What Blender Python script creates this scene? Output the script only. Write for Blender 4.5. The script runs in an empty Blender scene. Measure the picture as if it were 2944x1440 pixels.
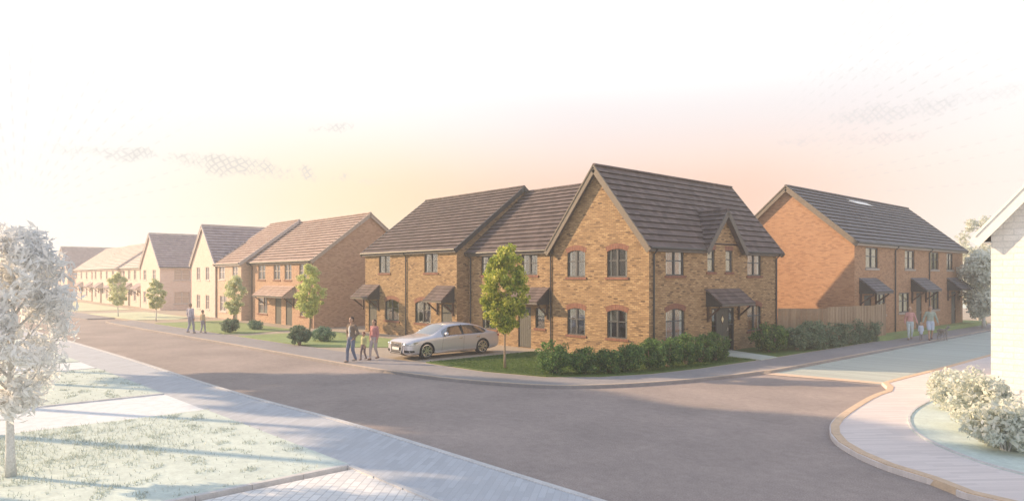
import bpy, bmesh, math, random
import numpy as np
from mathutils import Vector, Matrix
random.seed(7)
PI = math.pi
sc = bpy.context.scene
C = sc.collection
D = bpy.data

# ---------------------------------------------------------------- materials
def new_mat(name):
    m = D.materials.new(name); m.use_nodes = True
    nt = m.node_tree
    b = nt.nodes['Principled BSDF']
    return m, nt, b
class G:
    """tiny helper that writes node maths as expressions"""
    def __init__(s, nt): s.nt = nt
    def n(s, t, **k):
        x = s.nt.nodes.new(t)
        for a, v in k.items(): setattr(x, a, v)
        return x
    def put(s, sock, v):
        if isinstance(v, bpy.types.NodeSocket): s.nt.links.new(v, sock)
        else: sock.default_value = v
    def m(s, op, a, b=0.0, c=0.0):
        x = s.n('ShaderNodeMath', operation=op)
        s.put(x.inputs[0], a); s.put(x.inputs[1], b); s.put(x.inputs[2], c)
        return x.outputs[0]
    def mix(s, f, a, b, blend='MIX'):
        x = s.n('ShaderNodeMix', data_type='RGBA', blend_type=blend)
        s.put(x.inputs[0], f)
        s.put(x.inputs[6], a if isinstance(a, bpy.types.NodeSocket) else (*a, 1))
        s.put(x.inputs[7], b if isinstance(b, bpy.types.NodeSocket) else (*b, 1))
        return x.outputs[2]
    def ramp(s, f, stops, interp='LINEAR'):
        x = s.n('ShaderNodeValToRGB'); x.color_ramp.interpolation = interp
        e = x.color_ramp.elements
        while len(e) < len(stops): e.new(0.5)
        for i, (p, c) in enumerate(stops):
            e[i].position = p; e[i].color = (*c, 1)
        s.put(x.inputs[0], f)
        return x.outputs[0]
    def noise(s, vec, scale, detail=4, rough=.55, dist=0):
        x = s.n('ShaderNodeTexNoise'); s.put(x.inputs['Vector'], vec)
        x.inputs['Scale'].default_value = scale; x.inputs['Detail'].default_value = detail
        x.inputs['Roughness'].default_value = rough; x.inputs['Distortion'].default_value = dist
        return x.outputs[0]
    def smooth(s, v, a, b):
        x = s.n('ShaderNodeMapRange', interpolation_type='SMOOTHSTEP')
        s.put(x.inputs[0], v); x.inputs[1].default_value = a; x.inputs[2].default_value = b
        return x.outputs[0]
    def bump(s, h, strength=.3, dist=.02):
        x = s.n('ShaderNodeBump'); s.put(x.inputs['Height'], h)
        x.inputs['Strength'].default_value = strength; x.inputs['Distance'].default_value = dist
        return x.outputs[0]

def wall_uv(g):
    geo = g.n('ShaderNodeNewGeometry')
    sp = g.n('ShaderNodeSeparateXYZ'); g.put(sp.inputs[0], geo.outputs['Position'])
    sn = g.n('ShaderNodeSeparateXYZ'); g.put(sn.inputs[0], geo.outputs['True Normal'])
    side = g.m('GREATER_THAN', g.m('ABSOLUTE', sn.outputs[0]), g.m('ABSOLUTE', sn.outputs[1]))
    u = g.m('ADD', g.m('MULTIPLY', side, sp.outputs[1]), g.m('MULTIPLY', g.m('SUBTRACT', 1.0, side), sp.outputs[0]))
    return geo, sp, u
def brick_mat(name, stops, mortar, w=.225, h=.075, swap=False, ms=.011, patch=.25, patch_col=(.2, .13, .07)):
    m, nt, b = new_mat(name); g = G(nt)
    geo, sp, u = wall_uv(g)
    cv = g.n('ShaderNodeCombineXYZ')
    if swap: g.put(cv.inputs[0], sp.outputs[2]); g.put(cv.inputs[1], u)
    else: g.put(cv.inputs[0], u); g.put(cv.inputs[1], sp.outputs[2])
    t = g.n('ShaderNodeTexBrick'); g.put(t.inputs['Vector'], cv.outputs[0])
    t.inputs['Scale'].default_value = 1; t.inputs['Brick Width'].default_value = w
    t.inputs['Row Height'].default_value = h; t.inputs['Mortar Size'].default_value = ms
    t.inputs['Mortar Smooth'].default_value = .3; t.inputs['Bias'].default_value = 0
    t.inputs['Color1'].default_value = (0, 0, 0, 1); t.inputs['Color2'].default_value = (1, 1, 1, 1)
    t.inputs['Mortar'].default_value = (.5, .5, .5, 1)
    c = g.ramp(t.outputs[0], stops)
    n1 = g.noise(geo.outputs['Position'], 1.1, 5, .6)
    c = g.mix(g.m('MULTIPLY', g.smooth(n1, .5, .72), patch), c, patch_col)
    n2 = g.noise(geo.outputs['Position'], 22, 3, .7)
    c = g.mix(.35, c, g.ramp(n2, [(.3, (.55, .55, .55)), (.7, (1.25, 1.25, 1.25))]), 'MULTIPLY')
    c = g.mix(t.outputs[1], c, mortar)
    g.put(b.inputs['Base Color'], c); b.inputs['Roughness'].default_value = .92
    g.put(b.inputs['Normal'], g.bump(g.m('SUBTRACT', g.m('MULTIPLY', n2, .5), t.outputs[1]), .6, .012))
    return m
def tile_mat(name, stops, joint=(.03, .025, .025), w=.33):
    m, nt, b = new_mat(name); g = G(nt)
    geo, sp, u0 = wall_uv(g)
    # on a slope the ridge direction is the one the normal does not lean to
    sn = g.n('ShaderNodeSeparateXYZ'); g.put(sn.inputs[0], geo.outputs['True Normal'])
    cv = g.n('ShaderNodeCombineXYZ'); g.put(cv.inputs[0], u0); g.put(cv.inputs[1], sp.outputs[2])
    t = g.n('ShaderNodeTexBrick'); g.put(t.inputs['Vector'], cv.outputs[0])
    t.inputs['Scale'].default_value = 1; t.inputs['Brick Width'].default_value = w
    t.inputs['Row Height'].default_value = .22; t.inputs['Mortar Size'].default_value = .008
    t.inputs['Color1'].default_value = (0, 0, 0, 1); t.inputs['Color2'].default_value = (1, 1, 1, 1)
    t.inputs['Mortar'].default_value = (.5, .5, .5, 1)
    c = g.ramp(t.outputs[0], stops)
    n1 = g.noise(geo.outputs['Position'], 1.7, 5, .65)
    c = g.mix(.3, c, g.ramp(n1, [(.3, (.65, .65, .68)), (.7, (1.3, 1.25, 1.2))]), 'MULTIPLY')
    n2 = g.noise(geo.outputs['Position'], 40, 3, .7)
    c = g.mix(.3, c, g.ramp(n2, [(.3, (.6, .6, .6)), (.7, (1.3, 1.3, 1.3))]), 'MULTIPLY')
    c = g.mix(g.m('MULTIPLY', t.outputs[1], .35), c, joint)
    g.put(b.inputs['Base Color'], c); b.inputs['Roughness'].default_value = .78
    g.put(b.inputs['Normal'], g.bump(g.m('SUBTRACT', g.m('MULTIPLY', n2, .4), t.outputs[1]), .35, .012))
    return m
def plain(name, col, rough=.6, metal=0, var=.15, scale=8, bump=0, coat=0):
    m, nt, b = new_mat(name); g = G(nt)
    geo = g.n('ShaderNodeNewGeometry')
    n = g.noise(geo.outputs['Position'], scale, 4, .6)
    lo = tuple(c * (1 - var) for c in col); hi = tuple(min(1, c * (1 + var)) for c in col)
    g.put(b.inputs['Base Color'], g.ramp(n, [(.3, lo), (.7, hi)]))
    b.inputs['Roughness'].default_value = rough; b.inputs['Metallic'].default_value = metal
    if coat: b.inputs['Coat Weight'].default_value = coat; b.inputs['Coat Roughness'].default_value = .04
    if bump: g.put(b.inputs['Normal'], g.bump(n, bump, .01))
    return m
def ground_mat(name, col, fine=.2, broad=.12, warm=None, bump=.3, stretch=None, rough=.9, fs=60):
    m, nt, b = new_mat(name); g = G(nt)
    geo = g.n('ShaderNodeNewGeometry'); P = geo.outputs['Position']
    n1 = g.noise(P, .35, 5, .6); n2 = g.noise(P, fs, 3, .7); n3 = g.noise(P, 5, 4, .6)
    base = g.ramp(n1, [(.3, tuple(c * (1 - broad) for c in col)), (.7, tuple(min(1, c * (1 + broad)) for c in (warm or col)))])
    c = g.mix(1, base, g.ramp(n2, [(.3, (1 - fine,) * 3), (.7, (1 + fine,) * 3)]), 'MULTIPLY')
    c = g.mix(1, c, g.ramp(n3, [(.3, (.90,) * 3), (.7, (1.10,) * 3)]), 'MULTIPLY')
    g.put(b.inputs['Base Color'], c); b.inputs['Roughness'].default_value = rough
    g.put(b.inputs['Normal'], g.bump(n2, bump, .01))
    return m
def paving_mat(name, col, w, h, joint, ang=0, fine=.1, ms=.012, herring=False):
    m, nt, b = new_mat(name); g = G(nt)
    geo = g.n('ShaderNodeNewGeometry'); P = geo.outputs['Position']
    mp = g.n('ShaderNodeMapping'); g.put(mp.inputs[0], P); mp.inputs['Rotation'].default_value = (0, 0, ang)
    t = g.n('ShaderNodeTexBrick'); g.put(t.inputs['Vector'], mp.outputs[0])
    t.inputs['Scale'].default_value = 1; t.inputs['Brick Width'].default_value = w
    t.inputs['Row Height'].default_value = h; t.inputs['Mortar Size'].default_value = ms
    t.inputs['Color1'].default_value = (0, 0, 0, 1); t.inputs['Color2'].default_value = (1, 1, 1, 1); t.inputs['Mortar'].default_value = (.5, .5, .5, 1)
    c = g.ramp(t.outputs[0], [(0, tuple(x * .92 for x in col)), (1, tuple(min(1, x * 1.08) for x in col))])
    n2 = g.noise(P, 50, 3, .7)
    c = g.mix(1, c, g.ramp(n2, [(.3, (1 - fine,) * 3), (.7, (1 + fine,) * 3)]), 'MULTIPLY')
    c = g.mix(t.outputs[1], c, joint)
    g.put(b.inputs['Base Color'], c); b.inputs['Roughness'].default_value = .88
    g.put(b.inputs['Normal'], g.bump(g.m('SUBTRACT', g.m('MULTIPLY', n2, .3), t.outputs[1]), .5, .01))
    return m
def leaf_mat(name, stops, trans=.35, rough=.6):
    m, nt, b = new_mat(name); g = G(nt)
    geo = g.n('ShaderNodeNewGeometry')
    n = g.noise(geo.outputs['Position'], 3.2, 3, .6)
    f = g.m('ADD', g.m('MULTIPLY', geo.outputs['Random Per Island'], .6), g.m('MULTIPLY', g.smooth(n, .35, .65), .4))
    c = g.ramp(f, stops)
    g.put(b.inputs['Base Color'], c); b.inputs['Roughness'].default_value = rough
    tr = g.n('ShaderNodeBsdfTranslucent'); g.put(tr.inputs[0], c)
    mx = g.n('ShaderNodeMixShader'); mx.inputs[0].default_value = trans
    nt.links.new(b.outputs[0], mx.inputs[1]); nt.links.new(tr.outputs[0], mx.inputs[2])
    nt.links.new(mx.outputs[0], nt.nodes['Material Output'].inputs[0])
    return m
def glass_mat(name, tint=(.5, .55, .55), refl=.28, dark=None):
    m, nt, b = new_mat(name); g = G(nt)
    fr = g.n('ShaderNodeFresnel'); fr.inputs[0].default_value = 1.5
    f = g.m('ADD', g.m('MULTIPLY', fr.outputs[0], .45), refl)
    gl = g.n('ShaderNodeBsdfGlossy'); gl.inputs['Roughness'].default_value = .03; gl.inputs[0].default_value = (.95, .95, .95, 1)
    geo = g.n('ShaderNodeNewGeometry')
    g.put(gl.inputs['Normal'], g.bump(g.noise(geo.outputs['Position'], 1.1, 1), .03, .01))
    if dark:
        b.inputs['Base Color'].default_value = (*dark, 1); b.inputs['Roughness'].default_value = .1
        under = b.outputs[0]
    else:
        tr = g.n('ShaderNodeBsdfTransparent'); tr.inputs[0].default_value = (*tint, 1); under = tr.outputs[0]
    mx = g.n('ShaderNodeMixShader'); g.put(mx.inputs[0], g.m('MINIMUM', f, 1.0))
    nt.links.new(under, mx.inputs[1]); nt.links.new(gl.outputs[0], mx.inputs[2])
    nt.links.new(mx.outputs[0], nt.nodes['Material Output'].inputs[0])
    return m

M = {}
M['buff'] = brick_mat('buff_brick', [(0, (.13, .08, .045)), (.12, (.29, .185, .095)), (.45, (.385, .25, .13)), (.8, (.45, .30, .16)), (1, (.53, .37, .205))], (.22, .155, .10), patch=.45, patch_col=(.30, .20, .10))
M['pink'] = brick_mat('pink_buff_brick', [(0, (.38, .22, .15)), (.5, (.52, .33, .22)), (1, (.58, .39, .27))], (.44, .31, .23), patch=.15, patch_col=(.4, .25, .17))
M['cream'] = brick_mat('hazed_cream_brick', [(0, (.70, .54, .47)), (.5, (.78, .62, .55)), (1, (.82, .68, .61))], (.76, .62, .55), patch=.1, patch_col=(.72, .6, .5))
M['orange'] = brick_mat('orange_brick', [(0, (.33, .175, .105)), (.4, (.45, .25, .145)), (1, (.52, .30, .175))], (.40, .25, .16), patch=.25, patch_col=(.42, .19, .09))
M['white_brick'] = brick_mat('white_brick', [(0, (.82, .79, .76)), (.5, (.86, .83, .80)), (1, (.90, .87, .85))], (.66, .65, .64), w=.5, h=.17, patch=.1, patch_col=(.76, .8, .76))
M['arch'] = brick_mat('red_arch_brick', [(0, (.21, .085, .06)), (1, (.31, .14, .10))], (.17, .11, .08), w=.3, h=.075, swap=True, ms=.009, patch=.1)
M['tile'] = tile_mat('brown_roof_tile', [(0, (.095, .073, .072)), (.5, (.13, .10, .098)), (1, (.175, .137, .132))])
M['tile_slate'] = tile_mat('slate_grey_roof_tile', [(0, (.14, .138, .155)), (.5, (.17, .165, .185)), (1, (.20, .195, .215))])
M['tile_pink'] = tile_mat('pinkish_roof_tile', [(0, (.38, .27, .23)), (.5, (.45, .335, .29)), (1, (.50, .39, .34))], joint=(.15, .09, .08))
M['tile_hazed'] = tile_mat('hazed_roof_tile', [(0, (.62, .55, .50)), (.5, (.70, .63, .58)), (1, (.76, .70, .65))], joint=(.5, .45, .42))
M['tile_white'] = tile_mat('white_roof_tile', [(0, (.72, .70, .68)), (1, (.82, .80, .78))], joint=(.5, .5, .5))
M['tile_gap_shade'] = plain('painted_tile_gap_shade', (.025, .018, .018), .9)  # shadow gap beneath each tile course, painted as dark lips
M['dark'] = plain('dark_grey_paint', (.045, .048, .052), .45, var=.2)
M['frame'] = plain('grey_window_frame', (.065, .07, .075), .4, var=.15)
M['barge'] = plain('grey_brown_bargeboard', (.17, .145, .12), .7, var=.2, scale=14)
M['fascia'] = plain('grey_fascia', (.11, .10, .095), .6, var=.15)
M['mush'] = plain('mushroom_trim', (.42, .36, .32), .7)
M['white_trim'] = plain('white_trim', (.78, .77, .75), .6, var=.05)
M['wood'] = plain('dark_brown_timber', (.085, .05, .035), .7, var=.3, scale=20)
M['door'] = plain('dark_green_grey_door', (.085, .088, .08), .5, var=.2, scale=12)
M['metal'] = plain('brushed_metal', (.6, .58, .55), .3, metal=.9)
M['curtain'] = plain('white_curtain', (.85, .83, .80), .9, var=.08)
M['blind_or_reflection'] = plain('cream_blind', (.80, .72, .48), .9, var=.05)
M['amber_reflection'] = plain('painted_amber_reflection', (.55, .27, .11), .9, var=.15, scale=3)  # warm reflection in the side windows, painted on a sheet behind the glass
M['glass'] = glass_mat('window_glass', (.85, .85, .83), .0)
M['glass_hazed'] = glass_mat('hazed_window_glass', refl=.1, dark=(.26, .24, .25))
M['pink_hazed'] = brick_mat('hazed_pink_brick', [(0, (.52, .37, .29)), (.5, (.66, .49, .38)), (1, (.72, .55, .44))], (.60, .46, .37), patch=.1, patch_col=(.55, .42, .34))
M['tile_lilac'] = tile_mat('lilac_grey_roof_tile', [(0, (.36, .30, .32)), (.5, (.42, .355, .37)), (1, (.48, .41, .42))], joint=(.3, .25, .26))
M['gap_shade_hazed'] = plain('hazed_tile_gap_shade', (.24, .19, .18), .9)  # same painted gap shade, paler for the far roofs
M['mush_hazed'] = plain('hazed_trim', (.56, .50, .48), .7)
M['glass_dark'] = glass_mat('dark_window_glass', refl=.08, dark=(.05, .045, .05))
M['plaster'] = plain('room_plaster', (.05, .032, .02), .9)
M['asphalt'] = ground_mat('asphalt', (.33, .28, .262), .34, .16, warm=(.34, .285, .265), fs=38)
M['pavement'] = ground_mat('pavement', (.30, .285, .295), .14, .10, fs=50)
M['pave_blue'] = paving_mat('blue_grey_paving', (.50, .53, .58), .5, .12, (.45, .48, .525), ang=.9, fine=.08, ms=.006)
M['pave_pink'] = paving_mat('pink_paving', (.72, .655, .64), .9, .11, (.695, .632, .617), ang=-.9, fine=.06, ms=.008)
M['kerb'] = ground_mat('kerb_stone', (.52, .44, .37), .1, .08, fs=30)
M['kerb_pale'] = ground_mat('pale_kerb_stone', (.60, .60, .61), .08, .06, fs=30)
M['kerb_sand'] = ground_mat('sandy_kerb_stone', (.66, .50, .36), .1, .08, fs=30)
M['drive'] = ground_mat('sandy_driveway', (.42, .36, .29), .14, .12, fs=40)
M['street'] = paving_mat('grey_green_street_paving', (.48, .53, .49), 6, .42, (.40, .44, .41), fine=.08, ms=.02)
M['ramp'] = ground_mat('sunlit_peach_ramp_paving', (.72, .55, .42), .1, .06)  # peach tone paints sunlight falling across the ramp
M['lawn'] = ground_mat('lawn_soil_and_grass', (.085, .14, .03), .4, .25, fs=30, bump=.8)
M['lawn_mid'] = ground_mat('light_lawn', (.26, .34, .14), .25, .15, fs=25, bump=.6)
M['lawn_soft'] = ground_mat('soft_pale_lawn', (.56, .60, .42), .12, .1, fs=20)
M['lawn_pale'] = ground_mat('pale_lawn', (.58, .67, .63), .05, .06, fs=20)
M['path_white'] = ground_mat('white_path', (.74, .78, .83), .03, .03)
M['herring'] = paving_mat('pale_block_paving', (.74, .75, .76), .30, .15, (.56, .57, .58), ang=.78, fine=.03, ms=.012)
M['earth'] = ground_mat('open_ground', (.50, .52, .46), .15, .12, fs=4)
M['blade'] = leaf_mat('grass_blades', [(0, (.05, .11, .02)), (.6, (.10, .18, .035)), (1, (.20, .27, .06))], .3)
M['blade_pale'] = leaf_mat('pale_grass_blades', [(0, (.40, .45, .42)), (1, (.54, .61, .56))], .3)
M['leaf'] = leaf_mat('bright_green_leaves', [(0, (.08, .15, .02)), (.3, (.26, .36, .05)), (.65, (.60, .62, .12)), (1, (.80, .76, .26))], .5)
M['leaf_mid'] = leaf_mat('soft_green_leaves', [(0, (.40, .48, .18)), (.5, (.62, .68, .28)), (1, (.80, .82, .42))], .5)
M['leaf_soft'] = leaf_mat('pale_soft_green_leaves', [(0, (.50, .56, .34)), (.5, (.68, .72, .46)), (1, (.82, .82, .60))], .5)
M['leaf_hedge'] = leaf_mat('dark_green_shrub_leaves', [(0, (.035, .085, .03)), (.5, (.10, .21, .06)), (.85, (.22, .35, .09)), (1, (.46, .52, .15))], .4)
M['leaf_blue'] = leaf_mat('blue_green_shrub_leaves', [(0, (.10, .18, .12)), (.6, (.20, .32, .22)), (1, (.32, .44, .30))], .25)
M['leaf_grey'] = leaf_mat('grey_green_shrub_leaves', [(0, (.08, .13, .08)), (.5, (.17, .25, .16)), (1, (.30, .39, .25))], .3)
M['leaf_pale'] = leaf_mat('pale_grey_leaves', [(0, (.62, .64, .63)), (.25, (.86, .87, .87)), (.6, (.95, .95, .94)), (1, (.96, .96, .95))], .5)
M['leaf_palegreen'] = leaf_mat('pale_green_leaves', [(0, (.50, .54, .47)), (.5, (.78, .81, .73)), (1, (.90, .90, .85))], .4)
M['bark'] = plain('young_bark', (.34, .26, .19), .9, var=.3, scale=25, bump=.5)
M['bark_pale'] = plain('pale_bark', (.60, .60, .59), .9, var=.2, scale=25)
def fence_mat():
    m, nt, b = new_mat('brown_fence_boards'); g = G(nt)
    geo = g.n('ShaderNodeNewGeometry')
    n = g.noise(geo.outputs['Position'], 9, 4, .6)
    f = g.m('ADD', g.m('MULTIPLY', n, .6), g.m('MULTIPLY', geo.outputs['Random Per Island'], .4))
    g.put(b.inputs['Base Color'], g.ramp(f, [(.2, (.27, .19, .13)), (.8, (.44, .33, .23))])); b.inputs['Roughness'].default_value = .9
    return m
M['fence'] = fence_mat()

# ---------------------------------------------------------------- mesh helpers
class MB:
    def __init__(s): s.v = []; s.f = []; s.mi = []
    def add(s, vs, fs, mi=0):
        o = len(s.v); s.v += [tuple(v) for v in vs]
        s.f += [tuple(i + o for i in f) for f in fs]; s.mi += [mi] * len(fs)
    def hexa(s, p, mi=0):   # 8 corners: bottom 0-3, top 4-7
        s.add(p, [(0, 3, 2, 1), (4, 5, 6, 7), (0, 1, 5, 4), (1, 2, 6, 5), (2, 3, 7, 6), (3, 0, 4, 7)], mi)
    def box(s, x0, x1, y0, y1, z0, z1, mi=0):
        s.hexa([(x0, y0, z0), (x1, y0, z0), (x1, y1, z0), (x0, y1, z0), (x0, y0, z1), (x1, y0, z1), (x1, y1, z1), (x0, y1, z1)], mi)
    def bar(s, a, b, w, h, up=(0, 0, 1), mi=0):   # rectangular bar from a to b
        a, b = Vector(a), Vector(b); d = (b - a).normalized()
        side = d.cross(Vector(up)).normalized(); u = side.cross(d).normalized()
        p = []
        for q in (a, b):
            pass
        for su in (-1, 1):
            for q, ss in ((a, -1), (b, -1), (b, 1), (a, 1)):
                p.append(q + side * (ss * w / 2) + u * (su * h / 2))
        s.hexa(p, mi)
    def tube(s, pts, r, n=8, mi=0, cap=True):
        pts = [Vector(p) for p in pts]
        rs = r if isinstance(r, (list, tuple)) else [r] * len(pts)
        rings = []; o = len(s.v)
        ref = None
        for i, p in enumerate(pts):
            d = (pts[min(i + 1, len(pts) - 1)] - pts[max(i - 1, 0)]).normalized()
            if ref is None: ref = Vector((1, 0, 0)) if abs(d.x) < .8 else Vector((0, 1, 0))
            a = d.cross(ref).normalized(); b = d.cross(a).normalized()
            for k in range(n):
                t = 2 * PI * k / n
                s.v.append(tuple(p + a * (rs[i] * math.cos(t)) + b * (rs[i] * math.sin(t))))
        for i in range(len(pts) - 1):
            for k in range(n):
                k2 = (k + 1) % n
                s.f.append((o + i * n + k, o + i * n + k2, o + (i + 1) * n + k2, o + (i + 1) * n + k)); s.mi.append(mi)
        if cap:
            s.f.append(tuple(o + k for k in range(n))); s.mi.append(mi)
            s.f.append(tuple(o + (len(pts) - 1) * n + k for k in range(n))); s.mi.append(mi)
    def prism(s, poly, z0, z1, mi=0):
        n = len(poly); o = len(s.v)
        s.v += [(x, y, z0) for x, y in poly] + [(x, y, z1) for x, y in poly]
        s.f.append(tuple(o + i for i in range(n))[::-1]); s.f.append(tuple(o + n + i for i in range(n)))
        for i in range(n):
            j = (i + 1) % n; s.f.append((o + i, o + j, o + n + j, o + n + i))
        s.mi += [mi] * (n + 2)
    def ellipsoid(s, c, r, seg=12, rings=8, mi=0):
        bm = bmesh.new(); bmesh.ops.create_uvsphere(bm, u_segments=seg, v_segments=rings, radius=1)
        bm.verts.index_update()
        s.add([(c[0] + v.co.x * r[0], c[1] + v.co.y * r[1], c[2] + v.co.z * r[2]) for v in bm.verts], [[v.index for v in f.verts] for f in bm.faces], mi)
        bm.free()
    def build(s, name, mats, parent=None, smooth=False, recalc=True, loc=None, bevel=0):
        me = D.meshes.new(name); me.from_pydata(s.v, [], s.f)
        if not isinstance(mats, (list, tuple)): mats = [mats]
        for m in mats: me.materials.append(m)
        if len(mats) > 1: me.polygons.foreach_set('material_index', s.mi)
        if recalc:
            bm = bmesh.new(); bm.from_mesh(me); bmesh.ops.recalc_face_normals(bm, faces=bm.faces)
            if bevel: bmesh.ops.bevel(bm, geom=bm.edges[:], offset=bevel, segments=2, affect='EDGES', profile=.7)
            bm.to_mesh(me); bm.free()
        if smooth: me.polygons.foreach_set('use_smooth', [True] * len(me.polygons))
        me.update()
        o = D.objects.new(name, me); C.objects.link(o)
        if parent:
            o.parent = parent
            w = Matrix.Identity(4); q = parent
            while q: w = Matrix.Translation(q.location) @ q.rotation_euler.to_matrix().to_4x4() @ w if False else w; q = q.parent
        return o
def empty(name, label, cat, group=None, loc=(0, 0, 0), rz=0):
    o = D.objects.new(name, None); C.objects.link(o); o.location = loc; o.rotation_euler = (0, 0, rz)
    o.empty_display_size = .3
    o['label'] = label; o['category'] = cat
    if group: o['group'] = group
    return o
def rehome(root):
    """children were meshed in world coordinates: move them under the thing's base"""
    off = root.location.copy()
    for ch in root.children: ch.location = -off
def tag(o, label=None, cat=None, group=None, kind=None):
    if label: o['label'] = label
    if cat: o['category'] = cat
    if group: o['group'] = group
    if kind: o['kind'] = kind
    return o
def struct(o): o['kind'] = 'structure'; return o

# ---------------------------------------------------------------- houses
class Fr:
    """a wall's own frame: u along it, n outwards, z up"""
    def __init__(s, o, u, n): s.o = o; s.u = u; s.n = n
    def P(s, u, n, z): return (s.o[0] + s.u[0] * u + s.n[0] * n, s.o[1] + s.u[1] * u + s.n[1] * n, z)
    def box(s, mb, u0, u1, n0, n1, z0, z1, mi=0):
        mb.hexa([s.P(u0, n1, z0), s.P(u1, n1, z0), s.P(u1, n0, z0), s.P(u0, n0, z0), s.P(u0, n1, z1), s.P(u1, n1, z1), s.P(u1, n0, z1), s.P(u0, n0, z1)], mi)
def wall_sheet(mb, fr, L, z0, z1, holes, gable=None, reveal=.14):
    us = sorted({0, L} | {h[0] for h in holes} | {h[1] for h in holes})
    zs = sorted({z0, z1} | {h[2] for h in holes} | {h[3] for h in holes})
    for i in range(len(us) - 1):
        for j in range(len(zs) - 1):
            cu = (us[i] + us[i + 1]) / 2; cz = (zs[j] + zs[j + 1]) / 2
            if any(h[0] < cu < h[1] and h[2] < cz < h[3] for h in holes): continue
            mb.add([fr.P(us[i], 0, zs[j]), fr.P(us[i + 1], 0, zs[j]), fr.P(us[i + 1], 0, zs[j + 1]), fr.P(us[i], 0, zs[j + 1])], [(0, 1, 2, 3)])
    for a, b, c, d in [h[:4] for h in holes]:
        r = -reveal
        mb.add([fr.P(a, 0, c), fr.P(a, 0, d), fr.P(a, r, d), fr.P(a, r, c)], [(0, 1, 2, 3)])
        mb.add([fr.P(b, 0, d), fr.P(b, 0, c), fr.P(b, r, c), fr.P(b, r, d)], [(0, 1, 2, 3)])
        mb.add([fr.P(a, 0, d), fr.P(b, 0, d), fr.P(b, r, d), fr.P(a, r, d)], [(0, 1, 2, 3)])
        mb.add([fr.P(b, 0, c), fr.P(a, 0, c), fr.P(a, r, c), fr.P(b, r, c)], [(0, 1, 2, 3)])
    if gable: mb.add([fr.P(0, 0, z1), fr.P(L, 0, z1), fr.P(L / 2, 0, gable)], [(0, 1, 2)])
def arch_poly(u0, u1, zc, rise, h, n=10):
    """segmental arch: lower curve crown at zc, ends at zc-rise; thickness h"""
    half = (u1 - u0) / 2; R = (half * half + rise * rise) / (2 * rise); cz = zc - R; cu = (u0 + u1) / 2
    a = math.asin(half / R)
    lo = [(cu + R * math.sin(-a + 2 * a * i / n), cz + R * math.cos(-a + 2 * a * i / n)) for i in range(n + 1)]
    hi = [(cu + (R + h) * math.sin(-a + 2 * a * i / n), cz + (R + h) * math.cos(-a + 2 * a * i / n)) for i in range(n + 1)]
    return lo, hi
def window(parent, fr, u0, u1, z0, z1, arch=False, sill=True, curtains=True, glass='glass', frame='frame', lights=2, inner=None, sillm='arch', bar=.42, detail=True):
    mb = MB(); w = .055; a, b = -.11, -.05
    fr.box(mb, u0, u0 + w, a, b, z0, z1); fr.box(mb, u1 - w, u1, a, b, z0, z1)
    fr.box(mb, u0 + w, u1 - w, a, b, z0, z0 + w); fr.box(mb, u0 + w, u1 - w, a, b, z1 - w, z1)
    n = lights
    for k in range(1, n):
        c = u0 + (u1 - u0) * k / n; fr.box(mb, c - .04, c + .04, a - .005, b + .008, z0 + w, z1 - w)
    zb = z1 - (z1 - z0) * bar
    for k in range(n):
        c0 = u0 + (u1 - u0) * k / n + (w if k == 0 else .04); c1 = u0 + (u1 - u0) * (k + 1) / n - (w if k == n - 1 else .04)
        fr.box(mb, c0, c1, a + .012, b - .008, zb - .025, zb + .025)
        if detail:   # opening casement inside each light
            for q0, q1, y0, y1 in ((c0, c0 + .03, z0 + w, z1 - w), (c1 - .03, c1, z0 + w, z1 - w)):
                fr.box(mb, q0, q1, a + .008, b - .012, y0, y1)
    win = mb.build('window', M[frame], parent)
    g = MB(); fr.box(g, u0 + w * .5, u1 - w * .5, -.085, -.079, z0 + w * .5, z1 - w * .5); g.build('pane', M[glass], win)
    if sill:
        s = MB(); s_h = .11
        fr.box(s, u0 - .09, u1 + .09, -.1, .045, z0 - s_h, z0 - .002); s.build('sill', M[sillm], win)
    if arch:
        rise = .10 * (u1 - u0) / .9; lo, hi = arch_poly(u0 - .01, u1 + .01, z1 - .015, rise, .235)
        s = MB(); k = len(lo)
        pts = [fr.P(u, .006, z) for u, z in lo] + [fr.P(u, .006, z) for u, z in hi] + [fr.P(u, -.045, z) for u, z in lo] + [fr.P(u, -.045, z) for u, z in hi]
        fs = []
        for i in range(k - 1):
            fs += [(i, i + 1, k + i + 1, k + i), (2 * k + i + 1, 2 * k + i, 3 * k + i, 3 * k + i + 1), (i + 1, i, 2 * k + i, 2 * k + i + 1), (k + i, k + i + 1, 3 * k + i + 1, 3 * k + i)]
        fs += [(0, k, 3 * k, 2 * k), (k - 1, 3 * k - 1, 4 * k - 1, 2 * k - 1)]
        s.add(pts, fs); s.build('arch', M['arch'], win)
    if curtains:
        cw = (u1 - u0) * .16
        for s0, s1 in ((u0 + .03, u0 + cw), (u1 - cw, u1 - .03)):
            c = MB(); n = 9
            vs = []
            for i in range(n + 1):
                u = s0 + (s1 - s0) * i / n; d = -.125 + .008 * math.sin(i * 2.2)
                vs += [fr.P(u, d, z0 + .02), fr.P(u, d, z1 - .02)]
            c.add(vs, [(2 * i, 2 * i + 2, 2 * i + 3, 2 * i + 1) for i in range(n)])
            c.build('curtain', M['curtain'], win, recalc=False)
    if inner:
        c = MB(); n = max(3, int((u1 - u0 - .1) / .12))
        for i in range(n):
            u = u0 + .05 + (u1 - u0 - .1) * (i + .1) / n
            fr.box(c, u, u + (u1 - u0 - .1) / n * (.8 if inner == 'blind_or_reflection' else .999), -.145, -.135, z0 + .05, z1 - .05)
        (c.build('blind_or_reflection', M[inner], win))  # amber ones paint a window reflection, cream ones are blinds
    return win
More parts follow.
